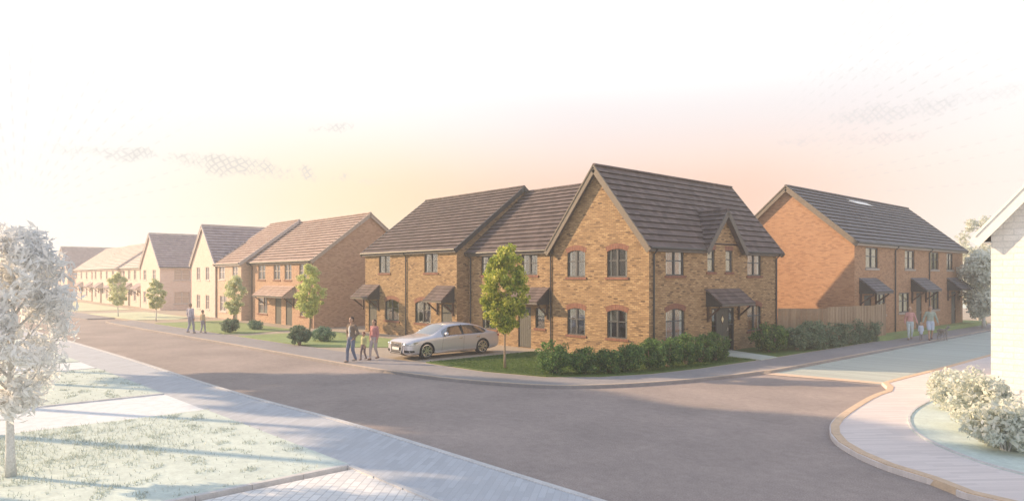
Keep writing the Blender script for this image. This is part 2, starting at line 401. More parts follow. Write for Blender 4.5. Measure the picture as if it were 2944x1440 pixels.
def door(parent, fr, u0, u1, z0, z1, diamond=False, side=0, m='door'):
    """side: width of the glazed side light either hand, inside u0..u1"""
    mb = MB(); w = .06
    fr.box(mb, u0, u0 + w, -.12, -.03, z0, z1); fr.box(mb, u1 - w, u1, -.12, -.03, z0, z1); fr.box(mb, u0 + w, u1 - w, -.12, -.03, z1 - w, z1)
    a, b = u0 + w, u1 - w
    if side:
        for c in (u0 + side, u1 - side - w): fr.box(mb, c, c + w, -.12, -.03, z0, z1 - w)
        for p0, p1 in ((u0 + w, u0 + side), (u1 - side, u1 - w)):
            for zz in (z0 + .05, z0 + .55, z0 + 1.25): fr.box(mb, p0, p1, -.1, -.05, zz - .02, zz + .02)
        a, b = u0 + side + w, u1 - side - w
    d = mb.build('door_frame', M['dark'], parent)
    if side:
        for p0, p1 in ((u0 + w, u0 + side), (u1 - side, u1 - w)):
            g = MB(); fr.box(g, p0, p1, -.08, -.074, z0 + .02, z1 - w); g.build('pane', M['glass'], d)
    mb = MB(); n = 6
    for i in range(n):
        p0 = a + (b - a) * i / n; p1 = a + (b - a) * (i + 1) / n
        fr.box(mb, p0 + .006, p1 - .006, -.09, -.05, z0 + .02, z1 - w - .004)
    fr.box(mb, a, b, -.1, -.066, z0 + .02, z1 - w)
    lf = mb.build('door', M[m], parent)
    h = MB(); h.tube([fr.P(b - .1, -.05, z0 + .98), fr.P(b - .1, -.0, z0 + .98), fr.P(b - .1, .0, z0 + 1.12)], .014, 6); h.build('handle', M['metal'], lf)
    if diamond:
        c = (a + b) / 2; zc = z0 + 1.52
        for nm, k, n0, n1, mt in (('diamond_frame', 1.0, -.05, -.035, 'wood'), ('diamond_pane', .68, -.035, -.03, 'blind_or_reflection')):
            g = MB(); q = [(c - .15 * k, zc), (c, zc - .24 * k), (c + .15 * k, zc), (c, zc + .24 * k)]
            g.add([fr.P(u, n1, z) for u, z in q] + [fr.P(u, n0, z) for u, z in q], [(0, 1, 2, 3), (7, 6, 5, 4)] + [(i, (i + 4), 4 + (i + 1) % 4, (i + 1) % 4) for i in range(4)])
            g.build(nm, M[mt], lf)
    return lf
def slope(mb, E0, a, L, s, S, step=.30, lip=.085, skip=0, thick=.09, rows=None):
    """a tiled slope: E0 eave corner, a unit vector along the eave, s unit vector up the slope; every course is a real step"""
    E0, a, s = Vector(E0), Vector(a), Vector(s)
    nrm = a.cross(s)
    if nrm.z < 0: nrm = -nrm
    n = max(1, round(S / step)); st = S / n
    prof = []
    for k in range(skip, n):
        prof += [(k * st + .012, -.012), (k * st + .012, lip * .35), (k * st - .03, lip * .35), (k * st - .03, lip), ((k + 1) * st + .012, .008)]
    o = len(mb.v)
    for q in (0, L):
        for d, h in prof: mb.v.append(tuple(E0 + a * q + s * d + nrm * h))
    m = len(prof)
    for i in range(m - 1):
        mb.f.append((o + i, o + m + i, o + m + i + 1, o + i + 1)); mb.mi.append(1 if i % 5 in (0, 1, 2, 4) else 0)  # lip faces take the painted shadow colour
    # underside and ends
    b = len(mb.v); d0 = skip * st
    for q in (0, L):
        for d in (d0, S): mb.v.append(tuple(E0 + a * q + s * d - nrm * thick))
    mb.f += [(b, b + 1, b + 3, b + 2), (o, b, b + 2, o + m), (o + m - 1, o + 2 * m - 1, b + 3, b + 1)]; mb.mi += [0] * 3
    for q, c in ((0, 0), (m, 2)):
        for k in range(0, m, 5):   # end strips, course by course
            p = len(mb.v)
            dd0, dd1 = prof[k + 3][0], prof[k + 4][0]; base = E0 + a * (0 if q == 0 else L)
            mb.v += [tuple(base + s * dd0 - nrm * thick), tuple(base + s * dd1 - nrm * thick), tuple(base + s * dd1 + nrm * .006), tuple(base + s * dd0 + nrm * lip)]
            mb.f.append((p, p + 1, p + 2, p + 3)); mb.mi.append(0)
def ridge_tiles(mb, p, q, r=.11):
    p, q = Vector(p), Vector(q); L = (q - p).length; d = (q - p) / L; n = max(1, int(L / .45)); side = d.cross(Vector((0, 0, 1)))
    for i in range(n):
        a = p + d * (L * i / n + .006); b = p + d * (L * (i + 1) / n - .006)
        o = len(mb.v); K = 6; rr = r
        for c in (a, b):
            for k in range(K + 1):
                t = PI * k / K
                mb.v.append(tuple(c + side * (rr * math.cos(t)) + Vector((0, 0, rr * .8 * math.sin(t) - .02))))
        for k in range(K): mb.f.append((o + k, o + k + 1, o + K + 2 + k, o + K + 1 + k)); mb.mi.append(0)
        mb.f += [tuple(o + k for k in range(K + 1)), tuple(o + K + 1 + k for k in range(K + 1))]; mb.mi += [0, 0]
def canopy(parent, fr, u0, u1, zt, zb, dep, tile='tile', cheek='dark', brackets=True):
    mb = MB()
    run = Vector(fr.P(0, 0, zt)) - Vector(fr.P(0, dep, zb + .12)); S = run.length; s = run.normalized()
    a = Vector((*fr.u, 0))
    slope(mb, fr.P(u0, dep, zb + .12), a, u1 - u0, s, S, step=.24, lip=.035, thick=.04)
    c = mb.build('canopy_roof', [M[tile], M['tile_gap_shade']], parent)
    f = MB(); fr.box(f, u0 + .01, u1 - .01, dep - .03, dep + .01, zb, zb + .11); fr.box(f, u0 + .04, u1 - .04, .002, dep - .032, zb + .002, zb + .03)
    f.build('canopy_fascia', M['fascia'], c)
    for q in (u0 + .02, u1 - .045):
        k = MB(); k.add([fr.P(q, .003, zb), fr.P(q, dep - .035, zb), fr.P(q, dep - .035, zb + .085), fr.P(q, .003, zt - .09),
                         fr.P(q + .025, .003, zb), fr.P(q + .025, dep - .035, zb), fr.P(q + .025, dep - .035, zb + .085), fr.P(q + .025, .003, zt - .09)],
                        [(0, 1, 2, 3), (7, 6, 5, 4), (0, 4, 5, 1), (1, 5, 6, 2), (2, 6, 7, 3), (3, 7, 4, 0)])
        k.build('cheek', M[cheek], c)
    if brackets:
        for q in (u0 + .13, u1 - .13):
            k = MB(); fr.box(k, q - .045, q + .045, .002, .09, zb - .72, zb - .001)
            k.bar(fr.P(q, .09, zb - .52), fr.P(q, dep * .8, zb - .03), .07, .07)
            k.build('bracket', M['wood'], c)
    return c
def gutter_pipe(parent, fr, u, z0, z1, m='dark'):
    mb = MB(); mb.tube([fr.P(u, .26, z1), fr.P(u, .2, z1 - .1), fr.P(u, .06, z1 - .25), fr.P(u, .055, z0)], .038, 8)
    for z in (z0 + .4, (z0 + z1) / 2, z1 - .5): fr.box(mb, u - .05, u + .05, .0, .07, z, z + .03)
    return mb.build('downpipe', M[m], parent, smooth=False)

def house(label, cat, x0, x1, y0, y1, eave, ridge, axis, wall='buff', tile='tile', front=(), right=(), left=(), z0=.08, ov=.22, vg=.12, trim='barge', fascia='fascia', doors=(), rdoors=(), canopies=(), rcanopies=(), pipes=(), rpipes=(), group=None, win=None, name='brick_house', sidecut=None, verge_w=.2, step=.36, floor=True, sidewall=None, edge='tile_gap_shade'):
    win = win or {}
    root = empty(name, label, cat, group, ((x0 + x1) / 2, (y0 + y1) / 2, z0))
    F = Fr((x0, y0), (1, 0), (0, -1)); R = Fr((x1, y0), (0, 1), (1, 0)); B = Fr((x1, y1), (-1, 0), (0, 1)); Lf = Fr((x0, y1), (0, -1), (-1, 0))
    gy = ridge if axis == 'y' else None; gx = ridge if axis == 'x' else None
    mb = MB()
    fw = [(a - x0, b - x0, c, d) for a, b, c, d, *_ in front]; fd = [(a - x0, b - x0, z0 + .02, d) for a, b, d, *_ in doors]
    rw = [(a - y0, b - y0, c, d) for a, b, c, d, *_ in right]; rd = [(a - y0, b - y0, z0 + .02, d) for a, b, d, *_ in rdoors]
    wall_sheet(mb, F, x1 - x0, z0, eave, fw + fd, gy)
    wall_sheet(mb, R, y1 - y0, z0, eave, rw + rd, gx)
    wall_sheet(mb, B, x1 - x0, z0, eave, [], gy)
    wall_sheet(mb, Lf, y1 - y0, z0, eave, [], gx)
    mb.build('wall', M[wall], root, recalc=False)
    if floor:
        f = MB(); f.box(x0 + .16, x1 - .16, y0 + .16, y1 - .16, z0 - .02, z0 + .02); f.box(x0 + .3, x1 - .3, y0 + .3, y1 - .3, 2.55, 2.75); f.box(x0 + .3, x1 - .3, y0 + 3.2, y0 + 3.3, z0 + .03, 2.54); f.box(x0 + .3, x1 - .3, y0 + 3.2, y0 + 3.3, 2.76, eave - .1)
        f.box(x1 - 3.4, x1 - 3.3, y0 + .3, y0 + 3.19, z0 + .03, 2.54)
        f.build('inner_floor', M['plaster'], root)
    # roof
    mb = MB(); rt = MB(); barge = []
    if axis == 'y':
        half = (x1 - x0) / 2; k = (ridge - eave) / half; c = (x0 + x1) / 2
        ln = math.hypot(1, k); S = (half + ov) * ln
        lo = eave - ov * k + .06
        cuts = sidecut
        ya, yb = y0 - vg, y1 + vg
        slope(mb, (x0 - ov, ya, lo), (0, 1, 0), yb - ya, (1 / ln, 0, k / ln), S, step)
        if cuts:
            for (p, q, sk) in ((ya, cuts[0], 0), (cuts[0], cuts[1], cuts[2]), (cuts[1], yb, 0)):
                slope(mb, (x1 + ov, p, lo), (0, 1, 0), q - p, (-1 / ln, 0, k / ln), S, step, skip=sk)
        else: slope(mb, (x1 + ov, ya, lo), (0, 1, 0), yb - ya, (-1 / ln, 0, k / ln), S, step)
        ridge_tiles(rt, (c, ya, ridge + .12), (c, yb, ridge + .12))
        ends = [(lambda t, y: (t, y)), ]
        for yy, sg in ((ya, -1), (yb, 1)):
            for sx in (-1, 1):
                e = (c + sx * (half + ov + .02), yy + sg * .02, lo - .02); t = (c, yy + sg * .02, ridge + .05)
                barge.append((e, t, (0, sg, 0)))
    else:
        half = (y1 - y0) / 2; k = (ridge - eave) / half; c = (y0 + y1) / 2
        ln = math.hypot(1, k); S = (half + ov) * ln; lo = eave - ov * k + .06
        xa, xb = x0 - vg, x1 + vg
        slope(mb, (xa, y0 - ov, lo), (1, 0, 0), xb - xa, (0, 1 / ln, k / ln), S, step)
        slope(mb, (xa, y1 + ov, lo), (1, 0, 0), xb - xa, (0, -1 / ln, k / ln), S, step)
        ridge_tiles(rt, (xa, c, ridge + .12), (xb, c, ridge + .12))
        for xx, sg in ((xa, -1), (xb, 1)):
            for sy in (-1, 1):
                e = (xx + sg * .02, c + sy * (half + ov + .02), lo - .02); t = (xx + sg * .02, c, ridge + .05)
                barge.append((e, t, (sg, 0, 0)))
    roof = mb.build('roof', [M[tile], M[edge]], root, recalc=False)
    rt.build('ridge_tiles', M[tile], roof)
    for e, t, up in barge:
        b = MB(); e, t = Vector(e), Vector(t)
        # board under the tiles and a thin verge strip over it
        dn = Vector((0, 0, -verge_w / 2 + .0))
        b.bar(e + dn, t + dn, verge_w, .035, up=up)
        b.bar(e + Vector((0, 0, .045)), t + Vector((0, 0, .045)), .06, .10, up=up)
        b.build('bargeboard', M[trim], roof)
    def eaves_line(p, q, n):
        f = MB(); p, q = Vector(p), Vector(q); n = Vector(n)
        f.bar(p + n * (-.03), q + n * (-.03), .03, .2)
        f.bar(p - n * (ov / 2 + .03) + Vector((0, 0, -.09)), q - n * (ov / 2 + .03) + Vector((0, 0, -.09)), ov - .04, .02)
        f.build('fascia', M[fascia], root)
        g = MB(); g.tube([p + n * .05 + Vector((0, 0, .05)), q + n * .05 + Vector((0, 0, .05))], .055, 8); g.build('gutter', M['dark'] if trim != 'white_trim' else M['white_trim'], root)
    zf = eave - ov * k - .0
    if axis == 'y':
        if sidecut:
            eaves_line((x1 + ov, y0 - vg + .05, zf), (x1 + ov, sidecut[0] - .02, zf), (1, 0, 0)); eaves_line((x1 + ov, sidecut[1] + .02, zf), (x1 + ov, y1 + vg, zf), (1, 0, 0))
        else: eaves_line((x1 + ov, y0 - vg + .05, zf), (x1 + ov, y1 + vg, zf), (1, 0, 0))
        eaves_line((x0 - ov, y0 - vg + .05, zf), (x0 - ov, y1 + vg, zf), (-1, 0, 0))
    else:
        eaves_line((x0 - vg, y0 - ov, zf), (x1 + vg, y0 - ov, zf), (0, -1, 0))
        eaves_line((x0 - vg, y1 + ov, zf), (x1 + vg, y1 + ov, zf), (0, 1, 0))
    for lst, fr, off in ((front, F, x0), (right, R, y0)):
        for w in lst:
            o = dict(win); o.update(w[4] if len(w) > 4 else {})
            window(root, fr, w[0] - off, w[1] - off, w[2], w[3], **o)
    for d in doors: door(root, F, d[0] - x0, d[1] - x0, z0 + .02, d[2], **(d[3] if len(d) > 3 else {}))
    for d in rdoors: door(root, R, d[0] - y0, d[1] - y0, z0 + .02, d[2], **(d[3] if len(d) > 3 else {}))
    for c_ in canopies: canopy(root, F, c_[0] - x0, c_[1] - x0, *c_[2:5], **(c_[5] if len(c_) > 5 else {}))
    for c_ in rcanopies: canopy(root, R, c_[0] - y0, c_[1] - y0, *c_[2:5], **(c_[5] if len(c_) > 5 else {}))
    for u in pipes: gutter_pipe(root, F, u - x0, z0, zf + .02)
    for u in rpipes: gutter_pipe(root, R, u - y0, z0, zf + .02)
    return root, roof

A_ = dict(arch=True)
# main corner house
H1, H1roof = house('large golden brick corner house with a tall gable and a dark side porch', 'house',
    -22.81, -17.24, 23.03, 33.9, 5.02, 8.45, 'y', wall='buff', tile='tile', ov=.2, vg=.28,
    front=[(-21.9, -20.78, 3.6, 4.84, A_), (-19.5, -18.38, 3.6, 4.84, A_), (-21.9, -20.78, .95, 2.2, A_), (-19.5, -18.38, .95, 2.2, A_)],
    right=[(24.2, 25.55, 3.67, 4.76, dict(inner='amber_reflection')), (27.4, 28.02, 3.84, 4.86, dict(lights=1, curtains=False, inner='blind_or_reflection')), (28.95, 29.57, 3.84, 4.86, dict(lights=1, curtains=False, inner='blind_or_reflection')), (30.95, 32.32, 3.67, 4.76, dict(inner='amber_reflection')),
           (24.2, 25.6, .95, 2.25, dict(arch=True, inner='amber_reflection')), (30.95, 32.32, .95, 2.22, dict(arch=True, inner='amber_reflection'))],
    rdoors=[(27.75, 29.72, 2.16, dict(diamond=True, side=.42))], rcanopies=[(27.25, 30.2, 3.05, 2.27, .82)],
    rpipes=(23.3, 33.78), sidecut=(27.12, 30.2, 1), verge_w=.26)
# cross gable over the side wall
def cross_gable():
    yc, hw, zb, za, X = 28.66, 1.5, 5.02, 6.62, -17.237
    w = MB(); w.add([(X, yc - hw, zb - .12), (X, yc + hw, zb - .12), (X, yc + hw, zb), (X, yc, za), (X, yc - hw, zb)], [(0, 1, 2, 3, 4)]); w.build('gable_wall', M['buff'], H1, recalc=False)
    k = (za - zb) / hw; ln = math.hypot(1, k); ov = .2; S = (hw + ov) * ln; xo = X + .3; L = 1.95
    mb = MB()
    for sg in (-1, 1):
        slope(mb, (xo, yc + sg * (hw + ov), zb - ov * k + .07), (-1, 0, 0), L, (0, -sg / ln, k / ln), S, .3)
    r = mb.build('gable_roof', [M['tile'], M['tile_gap_shade']], H1, recalc=False)
    t = MB(); ridge_tiles(t, (xo, yc, za + .13), (xo - L + .2, yc, za + .13)); t.build('ridge_tiles', M['tile'], r)
    for sg in (-1, 1):
        b = MB(); e = Vector((xo + .02, yc + sg * (hw + ov + .03), zb - ov * k - .05)); tp = Vector((xo + .02, yc, za + .04))
        b.bar(e + Vector((0, 0, -.06)), tp + Vector((0, 0, -.06)), .24, .035, up=(1, 0, 0)); b.build('bargeboard', M['fascia'], r)
cross_gable()
for (y0_, y1_) in ((27.34, 28.08), (28.89, 29.63)):   # flat red heads over the two slim windows
    s = MB(); s.box(-17.25, -17.232, y0_, y1_, 4.862, 5.06); s.build('window_head', M['arch'], H1)

H2, H2roof = house('golden brick house joined to the gabled corner house, partly behind the bright green tree', 'house',
    -29.38, -22.84, 23.08, 31.9, 5.0, 8.52, 'x', wall='buff', tile='tile', vg=.02,
    front=[(-28.3, -27.15, 3.7, 4.72), (-25.1, -23.95, 3.7, 4.72), (-28.2, -27.05, .85, 2.15), (-24.1, -23.45, 1.12, 2.1, dict(lights=1, curtains=False))],
    doors=[(-25.35, -24.4, 2.12)], canopies=[(-25.9, -23.1, 3.1, 2.3, .85)], pipes=(-29.15, -22.98), verge_w=.2, trim='dark')
H3, H3roof = house('golden brick semi-detached pair with two porch canopies, behind the silver car', 'house',
    -39.2, -29.42, 22.3, 32.0, 5.2, 8.8, 'x', wall='buff', tile='tile', vg=.14,
    front=[(-37.5, -36.2, 3.85, 4.95), (-32.5, -31.2, 3.85, 4.95), (-36.8, -35.2, .95, 2.25, A_), (-33.45, -31.85, .95, 2.25, A_)],
    doors=[(-38.75, -37.75, 2.12), (-30.85, -29.85, 2.12)], canopies=[(-39.5, -37.4, 3.12, 2.22, .9), (-31.3, -29.6, 3.12, 2.22, .9)], pipes=(-34.35,), trim='dark')
H4, _ = house('pinkish brick pair with four upper windows and one wide double porch canopy', 'house',
    -55.3, -43.9, 21.0, 29.7, 4.85, 8.15, 'x', wall='pink', tile='tile_pink', z0=.05,
    front=[(-53.7, -52.3, 3.4, 4.55), (-50.7, -49.5, 3.4, 4.55), (-48.7, -47.5, 3.4, 4.55), (-46.2, -45.0, 3.4, 4.55), (-53.7, -51.9, .75, 2.0), (-46.1, -45.0, .85, 2.0, dict(lights=1))],
    doors=[(-50.4, -49.3, 2.05), (-48.5, -47.4, 2.05)], canopies=[(-52.5, -46.9, 2.95, 2.1, .95, dict(tile='tile_pink', cheek='mush'))], pipes=(-54.9, -44.2), win=dict(curtains=False, glass='glass_dark', frame='mush'), floor=False, trim='mush')
far = dict(win=dict(curtains=False, glass='glass_hazed', frame='mush_hazed', detail=False, sillm='mush_hazed'), floor=False, trim='mush_hazed', fascia='mush_hazed', z0=.03, edge='gap_shade_hazed')  # pale wall, roof, trim and glass colours carry part of the distance haze
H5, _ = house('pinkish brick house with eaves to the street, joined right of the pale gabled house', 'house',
    -61.25, -55.45, 20.3, 30.0, 4.8, 8.35, 'x', wall='pink_hazed', tile='tile_pink',
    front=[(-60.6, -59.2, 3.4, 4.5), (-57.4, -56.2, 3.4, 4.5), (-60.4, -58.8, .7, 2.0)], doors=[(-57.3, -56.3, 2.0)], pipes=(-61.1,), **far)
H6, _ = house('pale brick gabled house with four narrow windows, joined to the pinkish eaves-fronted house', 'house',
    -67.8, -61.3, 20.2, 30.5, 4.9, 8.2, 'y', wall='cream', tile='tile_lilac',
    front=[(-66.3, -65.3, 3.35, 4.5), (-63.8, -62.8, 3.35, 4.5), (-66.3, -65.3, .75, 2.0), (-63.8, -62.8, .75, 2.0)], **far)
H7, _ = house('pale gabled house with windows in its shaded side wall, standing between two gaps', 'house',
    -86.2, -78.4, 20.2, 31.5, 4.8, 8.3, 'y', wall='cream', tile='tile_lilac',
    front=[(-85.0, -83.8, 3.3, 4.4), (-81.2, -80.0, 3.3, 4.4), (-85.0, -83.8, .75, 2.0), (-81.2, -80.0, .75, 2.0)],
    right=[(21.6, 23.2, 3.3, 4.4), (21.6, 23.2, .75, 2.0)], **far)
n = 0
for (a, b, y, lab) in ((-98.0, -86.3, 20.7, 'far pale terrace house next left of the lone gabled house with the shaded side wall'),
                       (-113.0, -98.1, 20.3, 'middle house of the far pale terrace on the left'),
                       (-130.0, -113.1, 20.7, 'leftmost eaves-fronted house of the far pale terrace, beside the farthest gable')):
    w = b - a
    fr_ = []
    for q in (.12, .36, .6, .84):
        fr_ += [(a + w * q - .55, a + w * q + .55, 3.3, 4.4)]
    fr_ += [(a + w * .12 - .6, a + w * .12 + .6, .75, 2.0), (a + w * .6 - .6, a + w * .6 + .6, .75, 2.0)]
    house(lab, 'house', a, b, y, y + 9, 4.8, 8.1, 'x', wall='cream', tile='tile_hazed', front=fr_, doors=[(a + w * .36 - .5, a + w * .36 + .5, 2.0), (a + w * .84 - .5, a + w * .84 + .5, 2.0)],
          canopies=[(a + w * .36 - 1.5, a + w * .36 + 1.3, 2.9, 2.1, .9, dict(tile='tile_lilac', cheek='mush_hazed')), (a + w * .84 - 1.5, a + w * .84 + 1.3, 2.9, 2.1, .9, dict(tile='tile_lilac', cheek='mush_hazed'))], group='houses of the far terrace', **far)
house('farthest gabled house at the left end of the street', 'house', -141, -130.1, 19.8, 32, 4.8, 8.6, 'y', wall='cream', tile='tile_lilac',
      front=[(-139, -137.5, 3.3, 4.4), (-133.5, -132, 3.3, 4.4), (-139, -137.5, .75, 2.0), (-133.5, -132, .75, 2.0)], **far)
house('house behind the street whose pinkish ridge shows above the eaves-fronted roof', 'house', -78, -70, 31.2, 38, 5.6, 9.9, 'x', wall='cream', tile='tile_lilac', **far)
house('house behind the street of which only a sliver of dark roof shows between two gables', 'house', -64, -54.5, 37, 45, 5.0, 8.9, 'x', wall='pink', tile='tile_lilac', **far)
# right-hand terrace
rwin = dict(curtains=False, inner='blind_or_reflection', sillm='mush')
H8, H8roof = house('bright orange brick terrace with a grey roof, across the back garden fence on the right', 'house',
    -22.4, -15.0, 38.1, 57.2, 5.6, 8.75, 'y', wall='orange', tile='tile_slate', z0=.3, vg=.24, ov=.22,
    right=[(39.6, 41.4, 4.1, 5.25), (45.6, 47.3, 4.1, 5.25), (50.3, 51.9, 4.1, 5.25), (53.6, 55.0, 4.1, 5.25), (41.1, 42.5, 1.45, 2.65), (44.6, 46.4, 1.45, 2.65), (50.4, 52.0, 1.45, 2.65)],
    rdoors=[(39.4, 40.4, 2.6), (47.6, 48.6, 2.6), (54.6, 55.6, 2.6)], rcanopies=[(38.7, 41.1, 3.55, 2.7, .9, dict(tile='tile_slate')), (46.6, 49.4, 3.55, 2.7, .9, dict(tile='tile_slate')), (53.6, 56.4, 3.55, 2.7, .9, dict(tile='tile_slate'))],
    rpipes=(43.9, 49.9), win=rwin, floor=False, verge_w=.24, fascia='mush')
sk = MB(); k8 = (8.75 - 5.6) / 3.7; ln8 = math.hypot(1, k8)
def onslope(d, y, h): return (-18.7 + d / ln8, y, 8.81 - d * k8 / ln8 + h)
sk.add([onslope(.35, 45.6, .09), onslope(.75, 46.6, .09), onslope(.75, 49.2, .09), onslope(.35, 48.2, .09), onslope(.35, 45.6, .0), onslope(.75, 46.6, .0), onslope(.75, 49.2, .0), onslope(.35, 48.2, .0)],
       [(0, 1, 2, 3), (7, 6, 5, 4), (0, 4, 5, 1), (1, 5, 6, 2), (2, 6, 7, 3), (3, 7, 4, 0)])
sk.build('skylight', plain('bright_roof_panel', (.9, .9, .9), .15, var=.02), H8roof)
# white house far right
H9, _ = house('white brick gabled house cut off by the right edge, shrubs at its foot', 'house',
    -5.28, 1.6, 22.75, 32, 5.0, 8.9, 'y', wall='white_brick', tile='tile_white', trim='white_trim', fascia='white_trim', z0=.08, vg=.3, ov=.3, verge_w=.3, floor=False)
# settings for near-side houses, none built; added trees shade the road
near_unused = dict(wall='pink', tile='tile', floor=False, win=dict(curtains=False, glass='glass_dark'), z0=.08)

# ---------------------------------------------------------------- ground, roads
def sheet(name, poly, z, mat, thick=0, kind='structure'):
    mb = MB()
    if thick: mb.prism(poly, z - thick, z)
    else: mb.add([(x, y, z) for x, y in poly], [tuple(range(len(poly)))])
    o = mb.build(name, M[mat], recalc=bool(thick))
    if not thick:
        if o.data.polygons[0].normal.z < 0: o.data.flip_normals()
    o['kind'] = kind
    return o
def smooth_line(pts, n=6):
    out = []
    P = [Vector(p) for p in pts]
    for i in range(len(P) - 1):
        p0 = P[max(i - 1, 0)]; p1 = P[i]; p2 = P[i + 1]; p3 = P[min(i + 2, len(P) - 1)]
        for k in range(n):
            t = k / n
            out.append(tuple(.5 * ((2 * p1) + (p2 - p0) * t + (2 * p0 - 5 * p1 + 4 * p2 - p3) * t * t + (3 * p1 - p0 - 3 * p2 + p3) * t ** 3)))
    out.append(tuple(P[-1])); return out
def kerb(line, w, z0, z1, mat, side=1, stone=.9):
    """kerb stones laid along a line; w to the left (side=1) or right of travel"""
    mb = MB(); P = [Vector(p) for p in line]
    # resample by arc length
    segs = []; L = 0
    for i in range(len(P) - 1): segs.append((L, P[i], P[i + 1])); L += (P[i + 1] - P[i]).length
    def at(s):
        for i in range(len(segs) - 1, -1, -1):
            if s >= segs[i][0] - 1e-9:
                d = segs[i][2] - segs[i][1]; return segs[i][1] + d.normalized() * (s - segs[i][0])
        return P[0]
    n = int(L / stone)
    def off(s):
        a = at(max(0, s - .2)); b = at(min(L - 1e-6, s + .2)); d = (b - a).normalized(); return Vector((-d.y, d.x)) * side
    for i in range(n):
        s0 = i * stone + .004; s1 = (i + 1) * stone - .004
        a, b = at(s0), at(s1); na, nb = off(s0) * w, off(s1) * w
        if (a - P[0]).length > 90: continue
        mb.hexa([(*a, z0), (*b, z0), (*(b + nb), z0), (*(a + na), z0), (*(a + na * .12), z1), (*(b + nb * .12), z1), (*(b + nb), z1), (*(a + na), z1)])
    return struct(mb.build('kerb', M[mat]))
BIG = 420
sheet('ground', [(-BIG, -200), (200, -200), (200, BIG), (-BIG, BIG)], -.03, 'earth')
sheet('road', [(-300, -4), (60, 4), (60, 14), (-7, 26), (-14, 26), (-61, 15), (-300, 8)], 0, 'asphalt')
sheet('side_street', [(-13.5, 24.4), (-8.0, 24.4), (-8.0, 160), (-13.5, 160)], .006, 'street')
sheet('street_ramp', [(-12.7, 23.75), (-8.7, 24.55), (-8.7, 25.0), (-12.7, 24.4)], .012, 'ramp')
kl = smooth_line([(-61.5, 12.3), (-60.6, 11.75), (-52, 12.0), (-40, 12.6), (-24.7, 13.3), (-22.0, 13.55), (-19.5, 13.95), (-17.6, 14.55), (-15.4, 15.75), (-14.0, 18.0), (-13.05, 21.2), (-12.65, 24.2), (-12.5, 28), (-12.5, 60)], 6)
back = [(-14.4, 60), (-14.4, 27), (-14.6, 23), (-14.95, 20.2), (-15.7, 18.2), (-17.0, 16.7), (-19.6, 15.95), (-23.1, 15.75), (-40, 14.75), (-61.5, 13.8)]
ki = smooth_line([(p[0], p[1]) for p in kl[::1]], 1)
sheet('pavement', kl + back, .1, 'pavement', .12)
kerb(kl, .14, -.02, .115, 'kerb')
sheet('plot_ground', [(-61.5, 13.8), (-40, 14.75), (-23.1, 15.75), (-19.6, 15.95), (-17.0, 16.7), (-15.7, 18.2), (-14.95, 20.2), (-14.6, 23), (-14.4, 27), (-14.4, 60), (-14.4, 90), (-61.5, 90)], .085, 'drive', .1)
# far left pavement beyond the side turning
kl2 = smooth_line([(-190, 5.2), (-120, 8.4), (-70, 11.1), (-67.2, 11.5), (-66.6, 12.2)], 5)
sheet('pavement', kl2 + [(-66.6, 13.6), (-70, 13.3), (-190, 7.4)], .1, 'pavement', .12)
sheet('plot_ground', [(-190, 7.4), (-70, 13.3), (-66.6, 13.6), (-61.6, 13.8), (-61.6, 90), (-190, 90)], .08, 'drive', .1)
# lawns of the far side
sheet('lawn', [(-23.2, 16.0), (-19.6, 16.15), (-17.1, 16.9), (-15.85, 18.4), (-15.1, 20.3), (-14.75, 23), (-14.6, 26.9), (-17.2, 26.9), (-17.2, 22.9), (-22.0, 22.6), (-23.2, 22.0)], .125, 'lawn', .04)
sheet('lawn', [(-17.2, 29.6), (-14.6, 28.4), (-14.6, 41), (-15.0, 41), (-17.2, 34)], .125, 'lawn', .04)
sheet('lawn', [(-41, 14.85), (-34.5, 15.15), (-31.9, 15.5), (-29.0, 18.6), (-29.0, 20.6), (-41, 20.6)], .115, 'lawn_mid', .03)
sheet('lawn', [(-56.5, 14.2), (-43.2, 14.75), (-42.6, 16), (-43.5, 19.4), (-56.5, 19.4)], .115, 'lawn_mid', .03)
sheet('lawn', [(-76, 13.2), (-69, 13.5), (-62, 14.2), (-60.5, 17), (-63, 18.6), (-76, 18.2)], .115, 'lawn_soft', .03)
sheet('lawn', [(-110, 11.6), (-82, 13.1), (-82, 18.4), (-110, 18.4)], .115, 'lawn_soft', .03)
sheet('garden_path', [(-17.2, 27.4), (-14.4, 27.0), (-14.4, 28.4), (-17.2, 29.4)], .13, 'street', .04)
sheet('bank', [(-15.0, 38), (-14.2, 40.5), (-14.2, 60), (-24, 60), (-24, 38)], .35, 'lawn_mid', .3)
# near side
nk = smooth_line([(-190, -1.2), (-100, 4.0), (-43, 6.9), (-22, 7.55), (-14.8, 8.05), (-7.6, 8.2), (2, 8.4), (40, 9)], 6)
sheet('pavement', nk + [(40, 7.2), (-11.4, 6.2), (-21.4, 5.85), (-43, 5.1), (-100, 2.2), (-190, -3)], .1, 'pave_blue', .12)
kerb(nk[::1], .15, -.02, .115, 'kerb_pale', side=-1) if False else kerb([p for p in nk if p[0] > -95 and p[0] < 3], .15, -.02, .115, 'kerb_pale', side=-1)
def near_y(x):
    for (a, ya), (b, yb) in (((-190, -3), (-100, 2.2)), ((-100, 2.2), (-43, 5.1)), ((-43, 5.1), (-21.4, 5.85)), ((-21.4, 5.85), (-11.4, 6.2)), ((-11.4, 6.2), (40, 7.2))):
        if a <= x <= b: return ya + (yb - ya) * (x - a) / (b - a) + .03
def plot(name, xa, xb, z, mat, yb=-9):
    return sheet(name, [(xa, yb), (xb, yb), (xb, near_y(xb) - .03), (xa, near_y(xa) - .03)], z, mat, .1)
plot('lawn', -18.75, -11.5, .12, 'lawn_pale'); plot('lawn', -30.0, -22.2, .12, 'lawn_pale'); plot('lawn', -60.0, -33.0, .12, 'lawn_pale')
